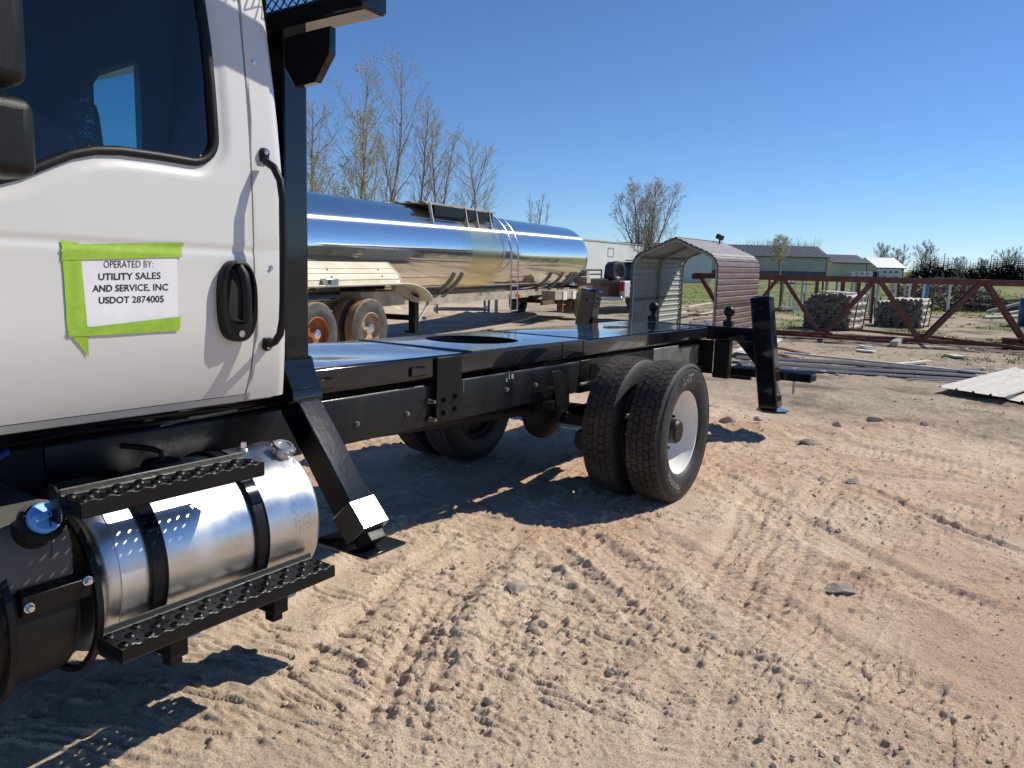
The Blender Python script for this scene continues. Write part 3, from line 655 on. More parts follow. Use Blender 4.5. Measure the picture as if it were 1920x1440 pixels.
# printed data label on the tank
m = MB(); rl = random.Random(3)
for i in range(9):
    for j in range(11):
        if rl.random() < .62:
            u0 = 1.69+i*.0085; a0 = math.radians(161+j*1.9); a1 = a0+math.radians(rl.choice((.5,.8,1.2)))
            m.add([(u0, TKC[0]+math.cos(a)*(TR+.0008), TKC[1]+math.sin(a)*(TR+.0008)) for a in (a0,a1)]+[(u0+.006, TKC[0]+math.cos(a)*(TR+.0008), TKC[1]+math.sin(a)*(TR+.0008)) for a in (a1,a0)], [(0,1,2,3)])
tk('data_print', m, 'ink2', tank, smooth=0)
def step_board(ua, ub, v0, v1, wt, name):
    """punched tread: volcano shaped open buttons, rolled lip at the back, serrated folded front"""
    m = MB(); cell = (v1-v0-.014)/3; nc = int((ub-ua)/cell); du = (ub-ua)/nc
    for i in range(nc):
        for j in range(3):
            x0, y0 = ua+i*du, v0+.007+j*cell; cx, cy = x0+du/2, y0+cell/2; big = (i+j) % 2 == 0
            R0, R1, h = (.0155, .0085, .0065) if big else (.0062, .0058, .0)
            b = len(m.v); sq = []
            for k in range(12):
                a = 2*math.pi*k/12+math.pi/4; c, s = math.cos(a), math.sin(a); q = max(abs(c), abs(s))
                sq.append((cx+c/q*du/2, cy+s/q*cell/2, wt))
            m.v += sq
            for R_, hh in ((R0,0),((R0+R1)/2,h*.8),(R1,h),(R1*.95,-.004)): m.v += [(cx+R_*math.cos(2*math.pi*k/12+math.pi/4), cy+R_*math.sin(2*math.pi*k/12+math.pi/4), wt+hh) for k in range(12)]
            for r_ in range(4):
                for k in range(12): l = (k+1) % 12; m.f.append((b+r_*12+k, b+r_*12+l, b+(r_+1)*12+l, b+(r_+1)*12+k))
    top = tk(name, m, 'satin', smooth=40)
    f = MB(); nz_ = int((ub-ua)/.012); us_ = [ua+(ub-ua)*k/nz_ for k in range(nz_+1)]
    zz = lambda k: wt+.004+(.0035 if (k//2) % 2 else -.002)
    cols = [[(u_, v0+.008, wt), (u_, v0+.001, zz(k)), (u_, v0-.001, zz(k)-.002), (u_, v0-.002, wt-.036), (u_, v0+.003, wt-.042), (u_, v0+.03, wt-.042)] for k, u_ in enumerate(us_)]
    b = 0
    for c_ in cols: f.v += c_
    for k in range(nz_):
        for j in range(5): f.f.append((k*6+j, (k+1)*6+j, (k+1)*6+j+1, k*6+j+1))
    tk('serrated_edge', f, 'satin', top, smooth=30)
    lp = MB(); lp.grid(lambda u_, k: [(u_,v1-.007,wt),(u_,v1-.003,wt+.004),(u_,v1-.001,wt+.014),(u_,v1+.003,wt+.019),(u_,v1+.009,wt+.016),(u_,v1+.011,wt-.004)][k], [ua, (ua+ub)/2, ub], [0,1,2,3,4,5])
    tk('rolled_lip', lp, 'satin', top, smooth=70)
    for e in (ua, ub): tk('end_plate', MB().box(e-.0015, e+.0015, v0+.002, v1+.004, wt-.04, wt-.001), 'satin', top)
    return top
s_lo = step_board(.978, 1.752, 1.94, 2.068, .587, 'lower_step')
s_up = step_board(.890, 1.455, 1.94, 2.045, 1.024, 'upper_step')
for us_ in (1.17, 1.545):
    b = MB(); b.box(us_-.028, us_+.028, 1.975, 2.60, .472, .54); tk('step_bracket', b, 'satin', s_lo, bevel=.004)
    tk('bracket_bolt', MB().lathe([(0,.001),(0,.012),(.05,.012),(.05,.001)], (us_+.032,2.01,.51), (1,0,0), 6), 'chrome', s_lo)
    tk('bracket_post', MB().box(us_-.02, us_+.02, 1.995, 2.04, .44, .545), 'satin', s_lo, bevel=.003)
    if us_ < 1.3: tk('step_hanger', MB().box(us_-.079, us_-.031, 2.05, 2.09, .93, 1.018), 'satin', s_up, bevel=.003)
tk('end_tab', MB().prism([(.862,2.00,.965),(.862,2.00,1.05),(.862,2.015,1.062),(.862,2.045,1.062),(.862,2.045,.965)], (.006,0,0)), 'satin', s_up)
# exhaust fluid tank beside the fuel tank
DC = (2.32, .675)
prof = [(.72,.001),(.72,.22),(.73,.235),(.745,.24),(.925,.24),(.94,.235),(.95,.22),(.95,.001)]
dt = tk('fluid_tank', MB().lathe(prof, (0,DC[0],DC[1]), (1,0,0), 56), 'plastic', smooth=50)
tk('tank_shoulder', MB().prism([(.60,2.09,.77),(.60,2.09,.87),(.60,2.13,.945),(.60,2.22,.97),(.60,2.55,.97),(.60,2.55,.77)], (.34,0,0)), 'plastic_g', dt, bevel=.02, seg=3)
cdir2 = Vector((.05,-.80,.60)).normalized(); a, b = tpix(82, 972, 2.06); cp2 = Vector((a, 2.06, b))
tk('filler_neck', MB().lathe([(-.09,.050),(-.02,.050),(-.018,.058),(-.006,.058),(-.004,.046)], cp2, cdir2, 36), 'plastic', dt, smooth=40)
cb = MB().lathe([(-.008,.041),(.010,.041),(.014,.038),(.014,.001)], cp2, cdir2, 36)
_g1 = Vector((1,0,.25)); _g1 = (_g1-cdir2*_g1.dot(cdir2)).normalized(); cb.beam(cp2+cdir2*.022-_g1*.036, cp2+cdir2*.022+_g1*.036, .018, .018, up=cdir2)
tk('blue_cap', cb, 'blue', dt, smooth=30, bevel=.002)
tk('cap_cord', MB().tube([cp2+cdir2*.034, cp2+Vector((.004,-.03,-.03)), cp2+Vector((.006,-.02,-.08)), cp2+Vector((.01,.0,-.11))], .0018, 6), 'plastic', dt)
for us_ in (.765, .985):
    tk('band', MB().lathe([(us_-.012,.245),(us_-.012,.262),(us_+.004,.266),(us_+.004,.245)], (0,DC[0]-.01,DC[1]), (1,0,0), 64), 'satin', dt, smooth=40)
tk('front_bracket', MB().prism([(.79,2.065,.715),(.79,2.060,.77),(.79,2.095,.785),(.79,2.10,.705)], (.18,0,0)), 'satin', dt, bevel=.004)
for us_, ws_ in ((.805,.740),(.955,.765)): bolt((us_,2.062,ws_), (0,-1,0), .010, .018, parent=dt)

# ---- frame, deck, suspension
rl_ = tk('frame_rail', MB().prism([(1.1,2.60,.815),(1.1,2.60,1.026),(1.1,2.602,1.034),(1.1,2.606,1.041),(1.1,2.612,1.046),(1.1,2.619,1.049),(1.1,2.628,1.050),(1.1,2.68,1.050),(1.1,2.68,.815)], (3.62,0,0)), 'rail', smooth=50)
for ub in ((2.50,.905),(2.86,.905),(3.78,.935),(4.12,.93)): bolt((ub[0], 2.60, ub[1]), (0,-1,0), .011, .016, 'bare', rl_)
tk('frame_rail', MB().box(-.5, 1.1, 2.60, 2.68, .80, 1.04), 'dark', bevel=.01)
tk('frame_rail', MB().box(-.5, 7.3, 3.38, 3.46, .815, 1.05), 'rail', bevel=.01)
r2 = tk('rear_frame_rail', MB().box(4.74, 6.05, 2.604, 2.68, .80, 1.046), 'rail', bevel=.008)
tk('bare_rail_end', MB().box(6.05, 6.62, 2.600, 2.68, .80, 1.048), 'bare', bevel=.006)
tk('bare_rail_end', MB().box(6.64, 7.25, 2.63, 2.68, .82, 1.02), 'bare', bevel=.006)
for u_ in (-.3, .4, 1.4, 2.6, 3.6, 4.5, 5.6, 6.9): tk('cross_member', MB().box(u_, u_+.10, 2.68, 3.38, .86, 1.02), 'dark')
tk('gearbox', MB().box(-.45, .75, 2.72, 3.34, .55, 1.15), 'dark', bevel=.06)
tk('light_block_box', MB().box(.2, 1.55, 3.5, 3.95, .5, 1.08), 'dark', bevel=.02)  # added box, keeps light from leaking under the cab from the far side
tk('heat_shield', MB().box(.3, 1.62, 2.72, 2.76, .70, 1.2), 'dark')
tk('drive_shaft', MB().tube([(.7,TC,.86),(4.7,TC,.64)], .05, 14), 'dark')
for k, (y_, z_, r_, mm) in enumerate(((2.5,1.13,.014,'plastic'),(2.54,1.10,.010,'plastic'),(2.46,1.09,.008,'satin'))):
    tk('air_line', MB().tube([(.3,y_,z_),(.7,y_+.02,z_-.015),(1.1,y_-.01,z_+.01),(1.6,y_+.03,z_-.01),(2.2,2.64,1.06)], r_, 8), mm)
tk('blue_hose', MB().tube([(.70,2.42,.99),(.76,2.40,1.0),(.84,2.38,1.055),(.92,2.42,1.08)], .010, 8), 'hose')
# deck
deckm = MB()
def dz(u_, v_, p): return .0022*math.sin(math.pi*(v_-2.58)/.88)*math.sin(u_*p+1.3*v_) + .0012*math.sin(3.1*u_+5*v_)
def plate(ua, ub, w0, p, name, parent=truck):
    m = MB(); m.grid(lambda a, b: (a, b, w0 + dz(a, b, p)), list(np.linspace(ua, ub, 48)), list(np.linspace(2.585, 3.475, 22))); return tk(name, m, 'deckblk', parent, smooth=180)
deck = tk('deck_frame', MB().box(1.74, 7.36, 2.58, 2.66, 1.078, 1.196).box(1.74, 7.36, 3.40, 3.48, 1.078, 1.196), 'gloss', bevel=.014, seg=5)
plate(1.74, 3.36, 1.2, 2.6, 'deck_plate', deck); plate(4.80, 7.36, 1.2, 1.9, 'deck_plate', deck)
# turntable plate with its round hole
HCt = (4.02, 3.06); HR = .315
bm = bmesh.new(); vo = [bm.verts.new((a-BASE[0], b-BASE[1], 1.203-BASE[2])) for a, b in ((3.40,2.585),(4.76,2.585),(4.76,3.475),(3.40,3.475))]
vh = [bm.verts.new((HCt[0]+HR*math.cos(2*math.pi*k/64)-BASE[0], HCt[1]+HR*math.sin(2*math.pi*k/64)-BASE[1], 1.203-BASE[2])) for k in range(64)]
ed = [bm.edges.new((vo[i], vo[(i+1) % 4])) for i in range(4)] + [bm.edges.new((vh[i], vh[(i+1) % 64])) for i in range(64)]
bmesh.ops.triangle_fill(bm, use_beauty=True, edges=ed)
g_ = bmesh.ops.extrude_face_region(bm, geom=bm.faces[:]); bmesh.ops.translate(bm, verts=[q for q in g_['geom'] if isinstance(q, bmesh.types.BMVert)], vec=(0,0,-.03)); bmesh.ops.recalc_face_normals(bm, faces=bm.faces)
me = bpy.data.meshes.new('turntable_plate'); bm.to_mesh(me); bm.free(); me.materials.append(X['deckblk']); link('turntable_plate', me, deck)
tk('turntable_well', MB().lathe([(1.17,HR+.005),(.9,HR+.005),(.9,.001)], (HCt[0],HCt[1],0), (0,0,1), 48), 'dark', deck)
for k in range(6):
    a = 2*math.pi*k/6+.4; tk('bolt_hole', MB().lathe([(0,.011),(.001,.010),(.001,.001)], (HCt[0]+(HR+.07)*math.cos(a), HCt[1]+(HR+.07)*math.sin(a), 1.203), (0,0,1), 10), 'dark', deck)
for u_ in (3.36, 4.76): tk('deck_seam', MB().box(u_+.004, u_+.014, 2.59, 3.47, 1.19, 1.207).box(u_+.026, u_+.036, 2.59, 3.47, 1.19, 1.207), 'gloss', deck, bevel=.002)
tp_ = tk('tie_plate', MB().box(3.06, 3.275, 2.562, 2.5785, .838, 1.19), 'satin', deck, bevel=.003)
for u_, w_ in ((3.12,.955),(3.22,.965),(3.12,.885),(3.22,.895)): bolt((u_, 2.562, w_), (0,-1,0), .013, .022, 'satin', tp_)
bolt((3.02,2.59,.955), (0,-1,0), .010, .05, 'bare', tp_); bolt((3.03,2.59,.855), (0,-1,0), .010, .05, 'bare', tp_)
def weld(p0, p1, n, r=.006, parent=deck):
    m = MB(); p0, p1 = Vector(p0), Vector(p1)
    for k in range(n): q = p0.lerp(p1, (k+.5)/n)+Vector((rnd.uniform(-1,1), rnd.uniform(-1,1), rnd.uniform(-1,1)))*.0012; m.sphere(q, r*rnd.uniform(.8,1.15), 8, 5)
    return tk('weld_bead', m, 'gloss', parent, smooth=180)
weld((3.06,2.572,1.192),(3.27,2.572,1.194), 26, .005)
for u_ in (2.21, 2.86):
    s = tk('slot_bar', MB().box(u_, u_+.12, 2.566, 2.579, 1.106, 1.146), 'gloss', deck, bevel=.002)
    weld((u_,2.572,1.150),(u_+.12,2.572,1.150), 16, .004, s); weld((u_,2.572,1.103),(u_+.12,2.572,1.103), 12, .0035, s)
for u_ in (4.42, 4.72): tk('joint_strip', MB().box(u_, u_+.012, 2.576, 2.5795, 1.08, 1.194), 'gloss', deck)
# paint pen marks
m = MB().tube([(3.34,2.5985,1.045),(3.345,2.5985,.96)], .0022, 5).tube([(3.80,2.5985,1.05),(3.802,2.5985,1.035)], .002, 5)
for i, ch in enumerate(('c','I','R')):
    vs, fs = text2d(ch, .045, 0, 'LEFT'); m.add([(3.77+i*.03+x, 2.5975, .985+(.012 if i else 0)+y) for x, y, z in vs], fs)
tk('pen_marks', m, 'chalk', rl_)
# rear cross beam and outriggers
rb = tk('rear_cross_beam', MB().box(7.365, 7.49, 2.03, 4.03, 1.066, 1.204), 'gloss', deck, bevel=.010)
def rear_leg(sg):
    f = lambda v_: TC+sg*(v_-TC)
    p0, p1 = Vector((7.42, f(1.925), .43)), Vector((7.42, f(2.095), 1.515))
    lg = tk('outrigger_leg', MB().beam(p0, p1, .19, .175, up=(1,0,0)), 'gloss', bevel=.014)
    ax = (p1-p0).normalized()
    tk('leg_cap', MB().box(7.39, 7.53, f(2.095)-.07, f(2.095)+.07, 1.512, 1.52), 'satin', lg)
    side = Vector((0,-sg if sg > 0 else -1,0))
    tk('slot', MB().beam(p0.lerp(p1,.66)+Vector((.03,-sg*.096,0)), p0.lerp(p1,.80)+Vector((.03,-sg*.096,0)), .016, .003, up=(0,1,0)), 'dark', lg)
    for q in (.90,): tk('pin', MB().lathe([(0,.016),(.008,.016),(.008,.001)], p0.lerp(p1,q)+Vector((-.087,0,0)), (-1,0,0), 14), 'satin', lg)
    m = MB().prism([(7.46+.16*math.cos(a)*.95, f(1.915)+.155*math.sin(a), .395) for a in np.radians(range(22,382,45))], (0,0,.022)); tk('foot_pad', m, 'gloss', lg, bevel=.003)
    tk('foot_stem', MB().tube([(7.46,f(1.92),.41),(7.46,f(1.925),.46)], .05, 16), 'satin', lg)
    tk('gusset', MB().prism([(7.40,f(2.30),1.066),(7.40,f(2.10),1.066),(7.40,f(2.06),.80)], (.10,0,0)), 'gloss', lg)
    return lg
rear_leg(1); rear_leg(-1)
hp = tk('hanging_post', MB().box(7.38, 7.48, 2.36, 2.52, .68, 1.065), 'satin', rb, bevel=.008)
tk('tow_plate', MB().box(7.36, 7.375, 2.52, 3.5, .72, 1.06), 'satin', rb)
tk('tow_bracket', MB().box(7.0, 7.36, 2.62, 2.70, .64, .80), 'dark', rb)
for (v_, w_) in ((2.402,1.206),(3.215,1.210)):
    kb = tk('knob_post', MB().box(7.375, 7.455, v_-.045, v_+.045, w_, w_+.058), 'satin', rb, bevel=.006)
    tk('ball_knob', MB().lathe([(.05,.03),(.075,.024),(.09,.022),(.10,.026)]+[(.148+.056*math.sin(a), .056*math.cos(a)) for a in np.radians(range(-58,91,9))], (7.415, v_, w_), (0,0,1), 28), 'satin', kb, smooth=60)
# rear step of punched strip
rs = MB(); u0, v0, v1 = 7.56, 1.60, 2.42
tk_rs = tk('rear_step', MB().box(u0, u0+.24, v0, v1, .70, .775), 'gloss', bevel=.004)
m = MB()
for i in range(26):
    for j in range(7): m.lathe([(0,.013),(.009,.010),(.011,.006),(.002,.005)], (u0+.02+j*.034, v0+.016+i*.0315, .775), (0,0,1), 8)
tk('step_buttons', m, 'gloss', tk_rs, smooth=40)
tk('step_arm', MB().box(u0+.05, u0+.10, 2.2, 2.6, .66, .71), 'satin', tk_rs)
tk('marker_stake', MB().box(u0+.1, u0+.118, v0+.17, v0+.19, .56, .70), 'alu_d', tk_rs)
# headache rack behind the cab and the near front outrigger
hr = tk('rack_beam', MB().box(1.85, 1.955, 1.90, 4.16, 2.502, 2.570), 'gloss', bevel=.010)
tk('end_cap', MB().prism([(1.856,1.896,2.508),(1.949,1.896,2.508),(1.949,1.896,2.564),(1.856,1.896,2.564)], (0,.006,0)), 'gloss', hr)
for v_ in (2.435, 3.36): tk('rack_post', MB().box(1.95, 2.07, v_, v_+.12, 1.19, 2.566), 'gloss', hr, bevel=.010)
def puv(x, y, u0):
    d = _ray(x, y); c = Vector((0,0,HC)); t = (u0-c.dot(TU))/d.dot(TU); p = c+d*t; return p.dot(TV), p.dot(TW)
for k, sg in enumerate((1, -1)):
    P = [puv(x, y, 1.87) for x, y in ((531,70),(618,48),(618,100),(591,153),(553,163),(533,128))]
    if sg < 0: P = [(2*TC-a, b) for a, b in P]
    tk('hanging_bracket', MB().prism([(1.87, a, min(b, 2.501)) for a, b in P], (.03,0,0)), 'gloss', hr, bevel=.003)
# expanded metal screen between flaring side members
em = MB(); LW, SW = .046, .021
z0, z1 = 2.572, 3.20
side_v0 = lambda w_: 1.955 - .47*(w_-2.62)          # inner edge of the near side member
nrow = int((z1-z0)/SW)
for i in range(nrow):
    za = z0+i*SW; ya = side_v0(za); yb = 2*TC-ya; k = int(math.ceil(ya/(LW/2))); prev = None
    while k*LW/2 < yb:
        p = (1.905, k*LW/2, za + (SW if (k+i) % 2 == 0 else 0))
        if prev and (prev[1] < 3.0 or True): em.beam(prev, p, .0035, .004, up=(1,0,0))
        prev = p; k += 1
tk('expanded_metal_screen', em, 'gloss', hr, smooth=0)
for sg in (1, -1):
    f = lambda v_: TC+sg*(v_-TC)
    tk('screen_side_member', MB().prism([(1.865,f(1.87),2.570),(1.865,f(1.98),2.570),(1.865,f(side_v0(3.22)),3.22),(1.865,f(side_v0(3.22)-.11),3.22)], (.08,0,0)), 'gloss', hr, bevel=.006)
tk('screen_top_member', MB().box(1.865,1.945,1.68,4.38,3.20,3.28), 'gloss', hr, bevel=.006)
tk('front_cross_beam', MB().box(1.955, 2.065, 2.42, 3.64, 1.055, 1.185), 'gloss', hr, bevel=.01)
# front outrigger: collar, sloping box leg, sleeve, foot plate
def front_leg(sg):
    f = lambda v_: TC+sg*(v_-TC)
    q0 = Vector((2.01, f(2.428), 1.09)); q1 = Vector((2.01, f(2.040), .622)); nrm = Vector((0, -sg*.768, .64))
    lg = tk('front_outrigger_leg', MB().beam(q0, q1, .12, .12, up=nrm), 'gloss', bevel=.006)
    tk('collar', MB().prism([(1.93,f(2.56),1.275),(1.93,f(2.43),1.275),(1.93,f(2.42),1.235),(1.93,f(2.372),1.158),(1.93,f(2.368),1.108),(1.93,f(2.56),1.07)], (.155,0,0)), 'gloss', lg, bevel=.004)
    d = (q1-q0).normalized()
    hn = Vector((-.059, -sg*.72, .69)).normalized(); d2 = (d-hn*d.dot(hn)).normalized(); m0 = q0+d*((q1-q0).length*.91)+nrm*.003
    tk('sleeve', MB().beam(m0-d2*.062, m0+d2*.068, .136, .136, up=hn), 'sleeve', lg, bevel=.006)
    tk('foot_stem', MB().beam(q1-d*.04, q1+d*.055, .085, .09, up=nrm), 'satin', lg, bevel=.004)
    c = q1+d*.07
    m = MB(); ua, ub, wz = 1.93, 2.15, c.z-.02; va, vb2 = sorted((c.y-sg*.04, c.y+sg*.27))
    m.prism([(ua,va,wz),(ub,va,wz),(ub,vb2,wz),(ua,vb2,wz)], (0,0,.012)); tk('foot_plate', m, 'gloss', lg, bevel=.003)
    if sg > 0:
        weld((1.945,2.366,1.108),(2.075,2.366,1.108), 22, .005, lg); weld((1.945,2.372,1.16),(2.075,2.372,1.16), 22, .004, lg)
        weld((1.945,2.43,1.278),(2.075,2.43,1.278), 16, .005, lg)
    return lg
front_leg(1); front_leg(-1)
# axle, springs, hangers
AX = (4.935, .585)
axl = tk('rear_axle', MB().tube([(AX[0],1.95,AX[1]),(AX[0],4.11,AX[1])], .07, 18).sphere((AX[0],TC,AX[1]-.01), .20, 24, 14, (1,.75,1)), 'dark')
for vv in (2.56, 3.42):
    sp = MB()
    for k in range(6):
        L_ = .72-.09*k; n = 9; pts = [(AX[0]-L_+2*L_*i/n, 0, .80-.022*k-.10*(1-((2*i/n-1)**2)) + .0) for i in range(n+1)]
        for a, b in zip(pts[:-1], pts[1:]): sp.box(a[0], b[0], vv-.04, vv+.04, min(a[2],b[2])-.006, max(a[2],b[2])+.006)
    tk('leaf_spring', sp, 'satin', axl)
    h = tk('spring_hanger', MB().prism([(4.18,vv-.05,1.02),(4.30,vv-.05,1.02),(4.42,vv-.05,.92),(4.43,vv-.05,.78),(4.38,vv-.05,.66),(4.30,vv-.05,.66),(4.26,vv-.05,.80)], (0,.010,0)).prism([(4.30,vv+.06,1.03),(4.42,vv+.06,1.03),(4.54,vv+.06,.93),(4.52,vv+.06,.78),(4.46,vv+.06,.70),(4.38,vv+.06,.80)], (0,.010,0)), 'satin', axl, bevel=.002)
    bolt((4.36,vv-.05,.71), (0,-1,0), .022, .03, 'satin', h)
    tk('shackle_pin', MB().tube([(4.40,vv-.05,.86),(4.40,vv+.08,.86)], .028, 14), 'satin', h)
    tk('hanger_plate', MB().prism([(4.78,vv-.02,1.02),(4.86,vv-.02,1.02),(5.0,vv-.02,.92),(4.9,vv-.02,.85),(4.78,vv-.02,.9)], (0,.01,0)), 'satin', axl)
    tk('brake_chamber', MB().lathe([(0,.001),(0,.07),(.03,.085),(.10,.085),(.12,.06),(.16,.05),(.16,.001)], (AX[0]-.40, 2.45 if vv < 3 else 3.5, .50), (1,0,0), 24), 'dark', axl)
tk('steel_rod', MB().tube([(4.55,2.50,.90),(4.80,2.50,.895)], .012, 8), 'bare', axl)
tk('loose_wires', MB().tube([(3.75,3.3,.84),(3.76,3.28,.72),(3.80,3.27,.62)], .004, 5).tube([(3.78,3.3,.84),(3.80,3.27,.70),(3.78,3.25,.66)], .004, 5), 'red_wire')

# ---- dual wheels
R_T = .503
def tyre_prof(v0, v1):
    w = v1-v0; b = .012
    return [(v0+.055,.290),(v0+.030,.300),(v0+.012,.325),(v0+.002,.37),(v0,.40),(v0+.004,.43),(v0+.012,.455),(v0+.020,.474),(v0+.030,R_T-.016),
            (v0+w/2,R_T-.014),(v1-.030,R_T-.016),(v1-.020,.474),(v1-.012,.455),(v1-.004,.43),(v1,.40),(v1-.002,.37),(v1-.012,.325),(v1-.030,.300),(v1-.055,.290)]
def arc_pt(v_, r, a): return (AX[0]+r*math.sin(a), v_, AX[1]+r*math.cos(a))     # a clockwise from the top seen from our side... u grows to the right
def wheel(v0, v1, outer, near):
    w = v1-v0
    root = tk('wheel', MB().lathe(tyre_prof(v0, v1), (AX[0],0,AX[1]), (0,1,0), 96), 'rubber', smooth=50)
    root.name = 'dual_wheel' if False else root.name
    # tread blocks: five staggered rows
    tb = MB(); rows = 5; N = 54; tw = w-.055; rw = tw/rows
    for j in range(rows):
        a_off = (j % 2)*.5; ya = v0+.0275+j*rw+.003; yb = ya+rw-.006
        for k in range(N):
            a0 = 2*math.pi*(k+a_off)/N; a1 = a0+2*math.pi/N*.86; sk = .022*(1 if j % 2 else -1)
            if j == 2: a1 = a0+2*math.pi/N*.93
            ri, ro = R_T-.018, R_T + rnd.uniform(-.0006,.0006) - (.005 if j in (0,4) else 0)
            vs = []
            for r in (ri, ro):
                for y, a in ((ya,a0),(yb,a0+sk),(yb,a1+sk),(ya,a1)): vs.append(arc_pt(y, r, a))
            am = (a0+a1)/2
            tb.add(vs, [(4,5,6,7),(0,1,5,4),(1,2,6,5),(2,3,7,6),(3,0,4,7)])
    t = tk('tread', tb, 'tread', root, smooth=0); t['kind'] = 'stuff'
    if outer:
        s = 1 if near else -1; vf = v0 if near else v1
        rings = MB()
        for r in (.452,.459,.466): rings.lathe([(vf+s*.016-s*.002*((r-.452)/.007),r-.0012),(vf+s*.0105,r),(vf+s*.016,r+.0012)], (AX[0],0,AX[1]), (0,1,0), 72)
        tk('sidewall_ribs', rings, 'rubber', root)
        rp = [(vf+s*.052,.291),(vf+s*.046,.298),(vf+s*.040,.300),(vf+s*.036,.296),(vf+s*.040,.288),(vf+s*.075,.280),(vf+s*.10,.268),(vf+s*.20,.262),(vf+s*.225,.24),(vf+s*.228,.15),(vf+s*.228,.001)]
        rim = tk('rim', MB().lathe(rp, (AX[0],0,AX[1]), (0,1,0), 80), 'rim', root, smooth=40)
        m = MB()
        for k in range(5): m.lathe([(vf+s*.2275,.028),(vf+s*.224,.030),(vf+s*.2235,.001)], (AX[0]+.20*math.cos(k*1.2566+.3),0,AX[1]+.20*math.sin(k*1.2566+.3)), (0,1,0), 16)
        tk('hand_holes', m, 'dark', rim)
        hub = MB().lathe([(vf+s*.228,.118),(vf+s*.17,.112),(vf+s*.16,.092),(vf+s*.075,.085),(vf+s*.06,.07),(vf+s*.06,.001)], (AX[0],0,AX[1]), (0,1,0), 32)
        hb = tk('hub', hub, 'plastic', rim, smooth=35)
        for k in range(10):
            a = 2*math.pi*k/10; tk('wheel_nut', MB().lathe([(vf+s*.228,.021),(vf+s*.195,.019),(vf+s*.195,.011),(vf+s*.145,.011),(vf+s*.145,.001)], (AX[0]+.143*math.cos(a),0,AX[1]+.143*math.sin(a)), (0,1,0), 6), 'plastic', hb)
    else:
        tk('rim', MB().lathe([(v0+.05,.29),(v0+.06,.27),(v1-.06,.27),(v1-.05,.29)], (AX[0],0,AX[1]), (0,1,0), 48).lathe([(v0+.13,.27),(v0+.13,.08)], (AX[0],0,AX[1]), (0,1,0), 48), 'dark', root)
    return root
wh = [wheel(1.835, 2.105, True, True), wheel(2.165, 2.435, False, True), wheel(3.625, 3.895, False, False), wheel(3.955, 4.225, True, False)]
# sidewall lettering on its black band
vf = 1.835
def side_v(r):
    P = tyre_prof(1.835, 2.105)[:9]
    for (va, ra), (vb_, rb_) in zip(P[:-1], P[1:]):
        if ra <= r <= rb_: return va+(vb_-va)*(r-ra)/(rb_-ra)
    return vf
def arc_band(a0, a1, r0, r1, lift):
    m = MB(); m.grid(lambda a, r: arc_pt(side_v(r)-lift, r, a), list(np.linspace(a0, a1, 30)), list(np.linspace(r0, r1, 10))); return m
def arc_text(body, ac, rmid, h, out, bold=.02, name='sidewall_lettering'):
    vs, fs = text2d(body, 1.0, bold, 'CENTER', 1.05); hy = max(v[1] for v in vs); m = MB(); O = []
    for x, y, z in vs:
        s = h/hy; 
        if out: r = rmid-h/2+y*s; a = ac + x*s/rmid
        else: r = rmid+h/2-y*s; a = ac - x*s/rmid
        O.append(arc_pt(side_v(r)-.0026, r, a))
    m.add(O, fs); return tk(name, m, 'letter', wh[0], smooth=0)
R = math.radians
tk('sidewall_band', arc_band(R(-30), R(42), .352, .437, .0014), 'band', wh[0], smooth=60)
arc_text('AH37', R(-8), .394, .058, True, .03)
tk('sidewall_band', arc_band(R(160), R(256), .352, .437, .0014), 'band', wh[0], smooth=60)
arc_text('Hankook', R(212), .394, .056, True, .025)
tk('sidewall_band', arc_band(R(82), R(120), .352, .437, .0014), 'band', wh[0], smooth=60)
